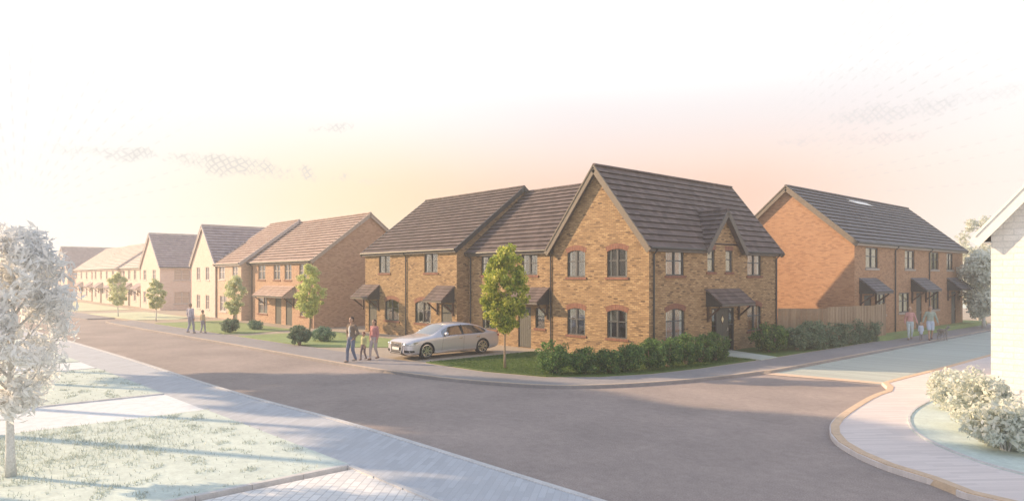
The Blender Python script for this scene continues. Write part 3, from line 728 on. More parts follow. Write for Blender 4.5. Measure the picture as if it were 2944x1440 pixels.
plot('path', -22.12, -18.83, .1, 'path_white'); plot('path', -32.9, -30.08, .1, 'path_white'); plot('driveway', -11.2, 4.0, .1, 'herring')
for xx in (-11.49, -22.2, -30.08):
    mb = MB()
    for i in range(14): mb.box(xx, xx + .1, near_y(xx) - .07 - (i + 1) * .9, near_y(xx) - .08 - i * .9, -.02, .135)
    struct(mb.build('edging', M['kerb_pale']))
mb = MB()
for i in range(11): mb.box(-11.37 + i * .9, -10.48 + i * .9, near_y(-11) - .13 + i * .018, near_y(-11) - .03 + i * .018, .0, .13)
struct(mb.build('edging', M['kerb_pale']))
# right corner
rk = smooth_line([(40, 13.0), (5, 12.5), (-2.6, 12.75), (-3.6, 13.15), (-5.0, 13.75), (-6.2, 14.85), (-6.9, 16.1), (-7.3, 17.4), (-7.65, 19.3), (-7.95, 21.4), (-8.0, 23.0)], 6) + [(-8.7, 24.3), (-8.6, 30), (-8.5, 60)]
sheet('pavement', rk + [(-6.6, 60), (-6.6, 23.4), (-6.35, 20), (-5.7, 17.6), (-4.6, 15.95), (-2.9, 14.75), (5, 14.5), (40, 14.6)], .1, 'pave_pink', .12)
kerb([p for p in rk if p[0] < 4 and p[1] < 62], .2, -.02, .12, 'kerb_sand', side=-1)
il = smooth_line([(-6.6, 24.0), (-6.35, 20), (-5.7, 17.6), (-4.6, 15.95), (-2.9, 14.75), (0, 14.5), (5, 14.5)], 5)
sheet('lawn', il + [(40, 14.6), (40, 60), (-6.6, 60)], .11, 'lawn_pale', .1)
kerb(il, .06, .05, .14, 'kerb_pale', side=1, stone=.6)
sheet('plot_ground', [(-11.8, 60.2), (-11.8, 160), (-60, 160), (-60, 90.2), (-14.5, 90.2), (-14.5, 60.2)], .05, 'lawn_pale', .07)

# ---------------------------------------------------------------- vegetation
def np_mesh(name, verts, faces, mat, parent=None):
    me = D.meshes.new(name)
    me.vertices.add(len(verts)); me.vertices.foreach_set('co', np.asarray(verts, dtype=np.float32).ravel())
    k = faces.shape[1]; me.loops.add(faces.size); me.loops.foreach_set('vertex_index', faces.ravel().astype(np.int32))
    me.polygons.add(len(faces)); me.polygons.foreach_set('loop_start', np.arange(0, faces.size, k, dtype=np.int32)); me.polygons.foreach_set('loop_total', np.full(len(faces), k, dtype=np.int32))
    me.materials.append(mat); me.update(); me.validate()
    o = D.objects.new(name, me); C.objects.link(o)
    if parent: o.parent = parent
    return o
def leaves(points, normals, size, rng, mat, name, parent, aspect=.55):
    n = len(points)
    d = rng.normal(size=(n, 3)) ; d += normals * .6
    d /= np.linalg.norm(d, axis=1)[:, None]
    r = rng.normal(size=(n, 3)); a = np.cross(d, r); a /= np.linalg.norm(a, axis=1)[:, None]; b = np.cross(d, a)
    s = size * rng.uniform(.6, 1.3, (n, 1))
    p0 = points - a * s; p1 = points + b * s * aspect + d * s * .12; p2 = points + a * s; p3 = points - b * s * aspect + d * s * .12
    v = np.stack([p0, p1, p2, p3], 1).reshape(-1, 3)
    f = np.arange(4 * n).reshape(n, 4)
    return np_mesh(name, v, f, mat, parent)
def clumpy(rng, n, nclump, shape, clump_r, shell=.75):
    """points gathered in clumps spread through a crown; shape(u) maps unit-sphere point to crown point"""
    cs = rng.normal(size=(nclump, 3)); cs /= np.linalg.norm(cs, axis=1)[:, None]
    cs *= (rng.uniform(shell ** 3, 1, (nclump, 1)) ** (1 / 3)) * np.where(rng.random((nclump, 1)) < .3, .55, 1)
    idx = rng.integers(0, nclump, n)
    w = rng.uniform(.6, 1.35, nclump)[idx][:, None]
    off = rng.normal(size=(n, 3)); off /= np.linalg.norm(off, axis=1)[:, None]
    off *= rng.uniform(.35, 1, (n, 1))
    return cs, idx, off, w
def tree(name, label, base, h, crown_z0, rx, leafm, barkm, n=6000, size=.06, seed=1, trunk_r=.04, clump=.24, nclump=90, profile=None, group=None, limbs=10, lean=0, aspect=.55):
    rng = np.random.default_rng(seed)
    root = empty(name, label, 'tree', group, base)
    ch = h - crown_z0; cz = crown_z0 + ch / 2
    prof = profile or (lambda t: math.sqrt(max(0, 1 - (2 * t - 1) ** 2)))
    # trunk with limbs
    mb = MB(); seg = 8; pts = []; rs = []
    for i in range(seg + 1):
        t = i / seg; pts.append((lean * t + .03 * math.sin(t * 5 + seed), .03 * math.cos(t * 4 + seed), t * (crown_z0 + ch * .8))); rs.append(trunk_r * (1.25 if i == 0 else 1) * (1 - .75 * t))
    mb.tube(pts, rs, 8)
    for k in range(limbs):
        t0 = (crown_z0 * .9 + (ch * .65) * k / limbs) / (crown_z0 + ch * .8); p = Vector(pts[min(seg, int(t0 * seg))]); p.z = t0 * (crown_z0 + ch * .8)
        an = k * 2.4 + seed; L = rx * rng.uniform(.5, .8)
        q = p + Vector((math.cos(an) * L * .5, math.sin(an) * L * .5, L * .45)); e = p + Vector((math.cos(an) * L, math.sin(an) * L, L * 1.1))
        mb.tube([p, q, e], [trunk_r * .4, trunk_r * .25, trunk_r * .08], 5)
    mb.build('trunk', M[barkm], root, smooth=True)
    # clump centres follow the outline profile
    C_ = []
    for _ in range(nclump):
        t = rng.uniform(.03, .97); r = rx * prof(t) * math.sqrt(rng.uniform(.12, 1)); an = rng.uniform(0, 2 * PI)
        C_.append((math.cos(an) * r * .86 + lean * .7, math.sin(an) * r * .86, crown_z0 + ch * t))
    C_ = np.array(C_); idx = rng.integers(0, nclump, n)
    off = rng.normal(size=(n, 3)); off /= np.linalg.norm(off, axis=1)[:, None]
    rad = rng.uniform(.3, 1, (n, 1)) * clump * rng.uniform(.6, 1.3, nclump)[idx][:, None]
    leaves(C_[idx] + off * rad * np.array([1, 1, .85]), off, size, rng, M[leafm], 'crown', root, aspect)
    return root
def shrub(name, label, base, rx, ry, h, leafm, n=3500, size=.05, seed=1, group=None, rz=0, clump=.2, nclump=60, cat='shrub', barkm='bark', box=False, dome=.5):
    rng = np.random.default_rng(seed)
    root = empty(name, label, cat, group, base, rz)
    # woody stems
    mb = MB()
    for k in range(9):
        an = k * 2.4; d = rng.uniform(.2, .75)
        mb.tube([(math.cos(an) * .05, math.sin(an) * .05, -.02), (math.cos(an) * rx * d * .5, math.sin(an) * ry * d * .5, h * .45), (math.cos(an) * rx * d, math.sin(an) * ry * d, h * .78)], [.02, .014, .004], 5)
    mb.build('stems', M[barkm], root)
    cs = []
    while len(cs) < nclump:
        p = rng.uniform(-1, 1, 3)
        if box:
            q = max(abs(p[0]), abs(p[1])) ; r = 1
        else: q = np.linalg.norm(p * np.array([1, 1, 1]))
        if q > 1 or (q < .5 and rng.random() < .7): continue
        z = h * (.5 + .5 * p[2] * .82)
        top = 1 + .12 * math.sin(p[0] * 5 + seed) * (1 if box else 0)
        cs.append((p[0] * max(.02, rx - clump * .6), p[1] * max(.02, ry - clump * .6), max(clump * .5, z * top - clump * .2)))
    cs = np.array(cs); idx = rng.integers(0, nclump, n)
    off = rng.normal(size=(n, 3)); off /= np.linalg.norm(off, axis=1)[:, None]
    P = cs[idx] + off * rng.uniform(.45, 1, (n, 1)) * clump * rng.uniform(.7, 1.25, nclump)[idx][:, None]
    P[:, 2] = np.abs(P[:, 2]) + .01
    leaves(P, off, size, rng, M[leafm], 'foliage', root)
    return root
def egg(t): # wide in the lower third, narrow top
    return max(0.02, (math.sin(PI * min(1, t) ** .85)) ** .62)
tree('street_tree', 'bright green young tree with a slim trunk on the corner lawn by the silver car', (-19.55, 17.15, .12), 4.72, 1.4, 1.08, 'leaf', 'bark', 22000, .058, 3, .045, .25, 130, egg)
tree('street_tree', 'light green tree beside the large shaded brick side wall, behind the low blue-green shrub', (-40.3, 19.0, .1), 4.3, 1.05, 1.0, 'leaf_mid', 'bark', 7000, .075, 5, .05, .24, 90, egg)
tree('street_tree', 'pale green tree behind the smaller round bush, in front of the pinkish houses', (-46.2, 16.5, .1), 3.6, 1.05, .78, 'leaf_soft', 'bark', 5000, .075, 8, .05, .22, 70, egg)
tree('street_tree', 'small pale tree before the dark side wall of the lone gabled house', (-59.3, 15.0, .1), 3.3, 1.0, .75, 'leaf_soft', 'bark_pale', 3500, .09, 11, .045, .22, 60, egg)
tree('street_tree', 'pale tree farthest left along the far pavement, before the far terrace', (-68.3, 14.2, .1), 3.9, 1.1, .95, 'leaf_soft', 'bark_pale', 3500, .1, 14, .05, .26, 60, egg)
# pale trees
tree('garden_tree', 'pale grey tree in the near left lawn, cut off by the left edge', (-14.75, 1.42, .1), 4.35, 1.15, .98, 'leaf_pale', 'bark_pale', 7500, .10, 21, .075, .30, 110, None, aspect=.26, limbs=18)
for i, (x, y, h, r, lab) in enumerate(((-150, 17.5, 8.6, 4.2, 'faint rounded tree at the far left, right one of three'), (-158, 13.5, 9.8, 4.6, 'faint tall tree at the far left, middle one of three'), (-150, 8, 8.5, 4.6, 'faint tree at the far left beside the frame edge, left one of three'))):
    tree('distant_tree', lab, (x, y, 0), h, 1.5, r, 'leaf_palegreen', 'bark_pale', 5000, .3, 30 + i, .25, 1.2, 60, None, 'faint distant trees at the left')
for i, (x, y, h, r, lab) in enumerate(((-15.6, 63, 8.2, 2.0, 'tall pale leafy tree between the orange terrace and the white house'), (-13.6, 56, 5.2, 1.5, 'lower pale bushy tree in front of the tall pale tree on the right'))):
    tree('garden_tree', lab, (x + .2, y, .05), h, .8, r, 'leaf_palegreen', 'bark_pale', 7000, .14, 40 + i, .12, .55, 80, None)
# round bushes and low shrubs
def ball(lab, x, y, r, h, m, seed, n=4500, size=.045, cl=.13, nc=110): return shrub('round_bush', lab, (x, y, .1), r, r, h, m, n, size, seed, clump=cl, nclump=nc, cat='bush')
ball('round clipped bush standing on the lawn edge nearest the pavement', -33.4, 15.0 + .2, .64, 1.12, 'leaf_grey', 51)
ball('smaller round bush at the foot of the pale green tree', -43.9, 15.4, .66, 1.0, 'leaf_grey', 52, 3500, .05)
shrub('low_shrub', 'low spreading blue-green shrub right of the round bush', (-34.6, 17.1, .1), .95, .6, .85, 'leaf_blue', 4000, .045, 53, clump=.16, nclump=70)
shrub('low_shrub', 'small low blue-green shrub against the narrow gap between the pinkish houses', (-45.4, 17.6, .1), .95, .5, .62, 'leaf_blue', 2500, .05, 54, clump=.16, nclump=50)
# hedge in front of the corner house
hs = [(-17.25, 17.45, .72, 1.32, 'large round shrub at the left end of the corner hedge, beside the lawn tree'),
      (-16.6, 18.35, .62, 1.05, 'second shrub from the left end of the corner hedge'),
      (-16.15, 19.2, .58, .92, 'lower shrub of the corner hedge under the left gable windows'),
      (-15.9, 20.1, .6, 1.08, 'shrub of the corner hedge under the right gable windows'),
      (-15.72, 21.05, .68, 1.28, 'shrub of the corner hedge in front of the wall corner with the downpipe'),
      (-15.65, 22.1, .66, 1.22, 'shrub of the corner hedge left of the side ground-floor window'),
      (-15.6, 23.2, .68, 1.3, 'shrub of the corner hedge under the side ground-floor window'),
      (-15.6, 24.3, .66, 1.22, 'shrub of the corner hedge left of the diamond-pane door'),
      (-15.6, 25.35, .66, 1.28, 'shrub at the right end of the corner hedge, in front of the diamond-pane door')]
for i, (x, y, r, h, lab) in enumerate(hs):
    shrub('hedge_shrub', lab, (x, y, .1), r, r * 1.02, h, 'leaf_hedge', 5200, .042, 60 + i, 'shrubs of the corner hedge', clump=.17, nclump=75)
shrub('hedge_shrub', 'rounded dark green shrub at the left end of the long hedge, beside the house corner', (-15.75, 30.3, .1), .95, .95, 1.45, 'leaf_hedge', 6500, .05, 80, clump=.2, nclump=90)
shrub('hedge_shrub', 'lower grey-green shrub between the rounded shrub and the long hedge', (-15.2, 31.9, .1), .85, .95, 1.25, 'leaf_grey', 5000, .05, 81, clump=.2, nclump=80)
shrub('long_hedge', 'long grey-green hedge along the fence, reaching to the walking family', (-14.95, 36.1, .1), .66, 4.1, 1.25, 'leaf_grey', 18000, .05, 82, clump=.2, nclump=260, cat='hedge', box=True)
# shrubs by the white house
for i, (x, y, r, h, m, lab) in enumerate(((-4.55, 18.3, .85, 1.45, 'leaf_palegreen', 'large pale green shrub in front of the white house'),
                                      (-3.6, 16.6, .75, 1.0, 'leaf_palegreen', 'low pale shrub at the bottom right corner nearest the kerb'),
                                      (-3.1, 18.0, .8, 1.35, 'leaf_pale', 'grey-white shrub against the white house wall, cut by the right edge'),
                                      (-5.7, 20.6, .5, 1.15, 'leaf_palegreen', 'slim pale shrub left of the large pale one, near the white house corner'))):
    shrub('garden_shrub', lab, (x, y, .1), r, r, h, m, 4500, .06, 90 + i, clump=.2, nclump=60, barkm='bark_pale')
# grass
def in_poly(x, y, poly):
    c = False; n = len(poly); j = n - 1
    for i in range(n):
        if (poly[i][1] > y) != (poly[j][1] > y) and x < (poly[j][0] - poly[i][0]) * (y - poly[i][1]) / (poly[j][1] - poly[i][1]) + poly[i][0]: c = not c
        j = i
    return c
def grass(name, poly, n, z, h, mat, seed, dens=None, w=.006):
    rng = np.random.default_rng(seed); xs = [p[0] for p in poly]; ys = [p[1] for p in poly]
    P = []
    while len(P) < n:
        x = rng.uniform(min(xs), max(xs)); y = rng.uniform(min(ys), max(ys))
        if in_poly(x, y, poly) and (dens is None or rng.random() < dens(x, y)): P.append((x, y, z))
    P = np.array(P); an = rng.uniform(0, 2 * PI, n); hh = h * rng.uniform(.5, 1.3, n); ww = w * rng.uniform(.7, 1.5, n)
    a = np.stack([np.cos(an) * ww, np.sin(an) * ww, np.zeros(n)], 1); l = rng.normal(0, .35, (n, 2)) * hh[:, None]
    tip = P + np.stack([l[:, 0], l[:, 1], hh], 1)
    v = np.stack([P - a, P + a, tip], 1).reshape(-1, 3)
    o = np_mesh(name, v, np.arange(3 * n).reshape(n, 3), M[mat]); o['kind'] = 'stuff'; o['label'] = 'short grass blades on the lawn'; o['category'] = 'grass'
    return o
g1 = grass('grass', [(-23.1, 16.1), (-19.6, 16.25), (-17.1, 17.0), (-15.95, 18.5), (-15.2, 20.3), (-14.85, 23), (-14.7, 26.8), (-16.8, 26.8), (-16.8, 22.3), (-22.0, 22.3), (-23.1, 21.8)], 42000, .125, .05, 'blade', 5, w=.007)
g1['label'] = 'short green grass on the corner lawn'
from mathutils import noise as mnoise
def tuft(x, y): return 1.0 if mnoise.noise(Vector((x * 2.3, y * 2.3, 0))) > .28 else .03
g2 = grass('grass', [(-18.7, -1), (-11.6, -1), (-11.6, 6.1), (-18.7, 6.0)], 5200, .12, .05, 'blade_pale', 6, tuft, .008); g2['label'] = 'pale grass tufts on the near lawn'
def near_tree(x, y): return max(0, 1 - math.hypot(x + 16.5, (y - 1.0) * .8) / 3.6) ** .7 * (1 if mnoise.noise(Vector((x * 1.5, y * 1.5, 3))) > -.15 else .25)
g4 = grass('grass', [(-18.7, -2.5), (-12, -2.5), (-11.8, 5.5), (-18.7, 5.5)], 4500, .12, .085, 'blade_pale', 8, near_tree, .009); g4['label'] = 'longer pale grass around the pale tree at the lower left'
g3 = grass('grass', [(-29.9, -1), (-22.3, -1), (-22.3, 5.8), (-29.9, 5.6)], 3000, .12, .05, 'blade_pale', 7, tuft, .012); g3['label'] = 'pale grass tufts on the lawn beyond the white path'

# ---------------------------------------------------------------- fence
def fence():
    root = empty('garden_fence', 'tall brown vertical board fence behind the long hedge, joining the corner house', 'fence', None, (-16, 36, .1))
    pts = [Vector((-17.2, 33.95)), Vector((-15.35, 35.6)), Vector((-14.55, 39.9)), Vector((-14.55, 41.2))]
    tops = [1.98, 2.06, 2.1]
    for i in range(len(pts) - 1):
        a, b = pts[i], pts[i + 1]; d = (b - a); L = d.length; d /= L; nrm = Vector((d.y, -d.x))
        mb = MB(); n = int(L / .125)
        for k in range(n):
            p = a + d * (L * k / n + .006); q = a + d * (L * (k + 1) / n - .004); o = nrm * (.012 if k % 2 else .0); z1 = tops[i] + random.uniform(-.008, .008)
            t = nrm * .022
            mb.hexa([(*(p + o + t), .1), (*(q + o + t), .1), (*(q + o), .1), (*(p + o), .1), (*(p + o + t), z1), (*(q + o + t), z1), (*(q + o), z1), (*(p + o), z1)])
        for z in (.4, 1.1, 1.8):
            mb.hexa([(*(a - nrm * .004), z), (*(b - nrm * .004), z), (*(b - nrm * .06), z), (*(a - nrm * .06), z), (*(a - nrm * .004), z + .08), (*(b - nrm * .004), z + .08), (*(b - nrm * .06), z + .08), (*(a - nrm * .06), z + .08)])
        mb.build('fence_panel', M['fence'], root).location = (16, -36, -.1)
        pm = MB(); c = b - nrm * .05; pm.box(c.x - .05, c.x + .05, c.y - .05, c.y + .05, .05, tops[i] + .04); pm.build('fence_post', M['fence'], root).location = (16, -36, -.1)
fence()
# ---------------------------------------------------------------- people
SK = {}
def skin(name, col, rough=.7):
    if name not in SK: SK[name] = plain(name, col, rough, var=.12, scale=10)
    return SK[name]
def capsule(bm, a, b, ra, rb, seg=10):
    a, b = Vector(a), Vector(b); d = b - a; L = d.length
    q = d.to_track_quat('Z', 'Y').to_matrix().to_4x4() if L > 1e-6 else Matrix.Identity(4)
    if L > 1e-6: bmesh.ops.create_cone(bm, cap_ends=True, segments=seg, radius1=ra, radius2=rb, depth=L, matrix=Matrix.Translation((a + b) / 2) @ q)
    bmesh.ops.create_icosphere(bm, subdivisions=2, radius=ra, matrix=Matrix.Translation(a))
    bmesh.ops.create_icosphere(bm, subdivisions=2, radius=rb, matrix=Matrix.Translation(b))
def ball_(bm, c, r):
    bmesh.ops.create_icosphere(bm, subdivisions=3, radius=1, matrix=Matrix.Translation(c) @ Matrix.Diagonal((*r, 1)))
def fused(name, bm, mat, parent, voxel=.012, smooth=4):
    me = D.meshes.new(name); bm.to_mesh(me); bm.free()
    o = D.objects.new(name, me); C.objects.link(o)
    r = o.modifiers.new('r', 'REMESH'); r.mode = 'VOXEL'; r.voxel_size = voxel
    s = o.modifiers.new('s', 'SMOOTH'); s.factor = .5; s.iterations = smooth
    dg = bpy.context.evaluated_depsgraph_get(); m2 = D.meshes.new_from_object(o.evaluated_get(dg))
    o.modifiers.clear(); o.data = m2; m2.materials.clear(); m2.materials.append(mat)
    m2.polygons.foreach_set('use_smooth', [True] * len(m2.polygons))
    if parent: o.parent = parent
    return o
def person(label, loc, H, rz, top, bottom, hair, shoes=(.12, .10, .09), stride=.2, arms=((.05, .0), (-.05, .0)), female=False, long_hair=False, jacket=None, skirt=False, group=None, skin_col=(.52, .33, .24), child=False, sleeves=True, shorts=False, hands=None, coat_len=0):
    """figure facing local -y; H height"""
    k = H / 1.8
    root = empty('person', label, 'person', group, loc, rz)
    S = lambda p: tuple(c * k for c in p)
    hw = .095; sw = .165 if female else .185
    if child: sw = .16
    hipz, kneez, ankz = .93, .50, .085; shz = 1.455
    hs = 1.22 if child else 1.0
    st = stride
    J = {}
    for s, f in ((-1, -st), (1, st)):     # f<0 is the leading leg
        J['hip', s] = (s * hw, 0, hipz); 
        if f < 0: J['knee', s] = (s * hw, f * .75 - .03, kneez); J['ank', s] = (s * hw * .95, f * 1.15, ankz)
        else: J['knee', s] = (s * hw, f * .25 - .05, kneez); J['ank', s] = (s * hw * .95, f * 1.15, ankz + .05)
    for i, s in enumerate((-1, 1)):
        sw_, out = arms[i]
        J['sh', s] = (s * sw, 0.01, shz); J['el', s] = (s * (sw + .06 + out * .5), .03 + sw_ * .4, 1.16); J['wr', s] = (s * (sw + .07 + out), -.04 + sw_, .91 + abs(sw_) * .12 + out * .25)
        if hands and hands[i] == 'pocket': J['el', s] = (s * (sw + .13), .07, 1.17); J['wr', s] = (s * (sw + .0), -.03, .97)
    b = bmesh.new(); c = lambda a, d, r1, r2: capsule(b, S(a), S(d), r1 * k, r2 * k)
    # torso, neck
    ball_(b, S((0, .0, 1.0)), S((.155, .105, .13))); ball_(b, S((0, .0, 1.15)), S((.135, .095, .15))); ball_(b, S((0, .0, 1.33)), S((.17 if not female else .15, .11, .17)))
    c((-sw * .8, .01, shz), (sw * .8, .01, shz), .055, .055); c((0, .015, 1.45), (0, .0, 1.6), .056, .052)
    hz = 1.685
    ball_(b, S((0, .005, hz + .02)), tuple(q * hs for q in S((.075, .095, .105)))); ball_(b, S((0, -.025, hz - .05)), tuple(q * hs for q in S((.055, .065, .065))))
    c((0, -.088 * hs, hz + .01), (0, -.108 * hs, hz - .022), .011, .015)                       # nose
    for s in (-1, 1): ball_(b, S((s * .077 * hs, .01, hz)), S((.012, .02, .032)))              # ears
    c((-.02, -.084 * hs, hz - .062), (.02, -.084 * hs, hz - .062), .009, .009)                  # lips
    for s in (-1, 1):
        c(J['hip', s], J['knee', s], .08, .055); c(J['knee', s], J['ank', s], .055, .036)
        a = J['ank', s]; c(a, (a[0], a[1] - .13, a[2] - .045), .036, .03)
        c(J['sh', s], J['el', s], .048, .038); c(J['el', s], J['wr', s], .037, .026)
        w = Vector(J['wr', s]); e = Vector(J['el', s]); d = (w - e).normalized(); side = Vector((0, 1, 0)); side = (side - d * side.dot(d)).normalized()
        palm = w + d * .055
        c(tuple(w), tuple(palm - side * .018), .024, .02); c(tuple(w), tuple(palm + side * .018), .024, .02)
        for q, ln in ((-.030, .062), (-.010, .072), (.010, .068), (.029, .052)):
            m = palm + side * q + d * (.02 + ln * .5); t = m + d * ln * .5 + Vector((-s * .018, 0, 0)); c(tuple(palm + side * q), tuple(m), .0105, .0095); c(tuple(m), tuple(t), .0095, .008)
        t0 = w + d * .02 - side * .024; c(tuple(t0), tuple(t0 - side * .022 + d * .04), .0115, .0095)
    body = fused('body', b, skin('skin_%d' % int(skin_col[0] * 100), skin_col, .55), root, .0085 * max(k, .75), 2)
    # eyes
    for s in (-1, 1):
        m = MB(); m.ellipsoid(S((s * .03 * hs, -.083 * hs, hz + .018)), S((.011, .008, .008)), 8, 6); m.build('eye', skin('eye_dark', (.06, .04, .03), .2), root, smooth=True)
    # trousers / shorts
    b = bmesh.new()
    ball_(b, S((0, .0, .99)), S((.172, .122, .13)))
    for s in (-1, 1):
        if shorts:
            kn = Vector(J['knee', s]); hp = Vector(J['hip', s]); c(tuple(hp), tuple(hp.lerp(kn, .8)), .105, .095)
        else:
            c(J['hip', s], J['knee', s], .098, .072); a = J['ank', s]; c(J['knee', s], (a[0], a[1], a[2] + .0), .07, .058 if not female else .045)
    fused('shorts' if shorts else 'trousers', b, skin('trousers_%.2f_%.2f_%.2f' % bottom, bottom, .85), root, .013, 3)
    b = bmesh.new()
    ball_(b, S((0, 0, 1.07)), S((.172 if not female else .165, .124, .17))); ball_(b, S((0, 0, 1.2)), S((.158 if not female else .145, .118, .17))); ball_(b, S((0, .0, 1.32)), S((.185 if not female else .162, .125, .18)))
    c((-sw * .82, .01, shz), (sw * .82, .01, shz), .066, .066)
    if coat_len: capsule(b, S((0, 0, 1.05)), S((0, 0, 1.05 - coat_len)), .16 * k, .19 * k)
    for s in (-1, 1):
        c(J['sh', s], J['el', s], .062, .052)
        if sleeves:
            w = Vector(J['el', s]).lerp(Vector(J['wr', s]), .94); c(J['el', s], tuple(w), .052, .04)
    shirt_bm = b
    if jacket:   # open jacket: side panels and sleeves over a pale shirt front
        m1 = bmesh.new(); ball_(m1, S((0, -.028, 1.28)), S((.085, .118, .2))); ball_(m1, S((0, -.02, 1.08)), S((.09, .118, .13)))
        fused('shirt', m1, skin('shirt_%.2f_%.2f_%.2f' % top, top, .85), root, .012, 2)
        capsule(b, S((-.1, .0, 1.1)), S((-.12, .0, .93)), .085 * k, .085 * k); capsule(b, S((.1, .0, 1.1)), S((.12, .0, .93)), .085 * k, .085 * k)
        fused('jacket', b, skin('jacket_%.2f_%.2f_%.2f' % jacket, jacket, .9), root, .013, 3)
    else: fused('top', b, skin('top_%.2f_%.2f_%.2f' % top, top, .9), root, .013, 3)
    for s in (-1, 1):
        b = bmesh.new()
        a = J['ank', s]; c((a[0], a[1] + .03, a[2] - .04), (a[0], a[1] - .15, a[2] - .05), .042, .036); c(a, (a[0], a[1], a[2] - .03), .042, .045)
        fused('shoe', b, skin('shoes_%.2f' % shoes[0], shoes, .6), root, .012, 2)
    b = bmesh.new()
    ball_(b, S((0, .025, hz + .048 * hs)), tuple(q * hs for q in S((.083, .098, .092)))); ball_(b, S((0, .05, hz)), tuple(q * hs for q in S((.078, .07, .085))))
    if long_hair:
        capsule(b, S((0, .06, hz)), S((0, .075, hz - .24)), .075 * k, .06 * k)
        for s in (-1, 1): capsule(b, S((s * .065, .02, hz)), S((s * .075, .01, hz - .2)), .03 * k, .03 * k)
    fused('hair', b, skin('hair_%.2f' % hair[0], hair, .8), root, .012, 2)
    # stand on the ground
    return root
person('man in an open brown jacket, white shirt and blue jeans walking on the pavement', (-25.3, 13.75, .1), 1.86, .25, (.75, .74, .72), (.16, .19, .28), (.07, .045, .03), jacket=(.21, .165, .13), hands=('pocket', 'pocket'), stride=.12, shoes=(.35, .30, .26))
person('woman with long brown hair in a pink top and pale trousers behind the small child', (-25.45, 14.9, .1), 1.70, .35, (.50, .24, .24), (.46, .40, .40), (.12, .07, .05), female=True, long_hair=True, stride=.14, shoes=(.20, .12, .10))
person('small child in a pale yellow-green top and dark trousers beside the woman in pink', (-25.72, 14.55, .1), 1.16, .3, (.50, .50, .28), (.20, .16, .17), (.22, .10, .07), child=True, stride=.14, shoes=(.14, .10, .10))
person('adult in a pale lilac shirt and grey-blue trousers walking on the far left pavement', (-45.0, 13.35, .1), 1.86, -2.6, (.50, .48, .55), (.34, .34, .42), (.30, .22, .18), stride=.14, shoes=(.35, .30, .3))
person('child in a tan top and grey trousers walking beside the adult in lilac', (-44.75, 14.0, .1), 1.42, -2.6, (.55, .44, .28), (.36, .34, .38), (.30, .22, .16), child=True, stride=.12, shoes=(.35, .3, .3))
person('woman in a pink pullover and pale jeans at the right end of the long hedge', (-13.55, 42.0, .1), 1.82, .5, (.62, .33, .32), (.55, .64, .68), (.62, .46, .34), female=True, arms=((.02, .02), (.03, .12)), stride=.1, shoes=(.3, .26, .25))
person('toddler in a pale blue coat between the woman and the man with the dog', (-13.05, 42.15, .1), .98, .5, (.56, .62, .76), (.30, .28, .30), (.70, .52, .36), child=True, coat_len=.3, stride=.08, shoes=(.2, .18, .18))
person('man in a grey-green pullover and pale blue shorts with the dark dog', (-12.75, 42.7, .1), 1.88, .5, (.36, .42, .37), (.52, .60, .74), (.30, .2, .14), shorts=True, arms=((.03, .10), (.02, .10)), stride=.16, shoes=(.2, .18, .17))
def dog():
    root = empty('dog', 'dark dog standing at the right of the walking family', 'dog', None, (-12.3, 43.2, .1), .9)
    b = bmesh.new()
    def c(a, d, r1, r2): capsule(b, a, d, r1, r2)
    ball_(b, (0, -.16, .50), (.11, .17, .14)); ball_(b, (0, .12, .52), (.09, .2, .105)); c((0, -.15, .5), (0, .24, .54), .11, .085)
    c((0, -.27, .56), (0, -.42, .72), .075, .06)
    ball_(b, (0, -.47, .76), (.06, .085, .065)); c((0, -.5, .745), (0, -.62, .725), .04, .028)
    for s in (-1, 1):
        c((s * .045, -.44, .8), (s * .07, -.42, .72), .018, .022)
        c((s * .07, -.24, .46), (s * .07, -.22, .26), .045, .03); c((s * .07, -.22, .26), (s * .07, -.25, .05), .026, .02); c((s * .07, -.25, .03), (s * .07, -.3, .025), .026, .022)
        c((s * .07, .24, .48), (s * .075, .17, .29), .065, .036); c((s * .075, .17, .29), (s * .075, .31, .19), .033, .024); c((s * .075, .31, .19), (s * .075, .28, .045), .024, .02); c((s * .075, .28, .03), (s * .075, .23, .025), .026, .022)
    c((0, .3, .56), (0, .45, .5), .03, .02); c((0, .45, .5), (0, .56, .55), .02, .01)
    o = fused('body', b, skin('dog_coat', (.27, .25, .24), .8), root, .011, 2)
dog()

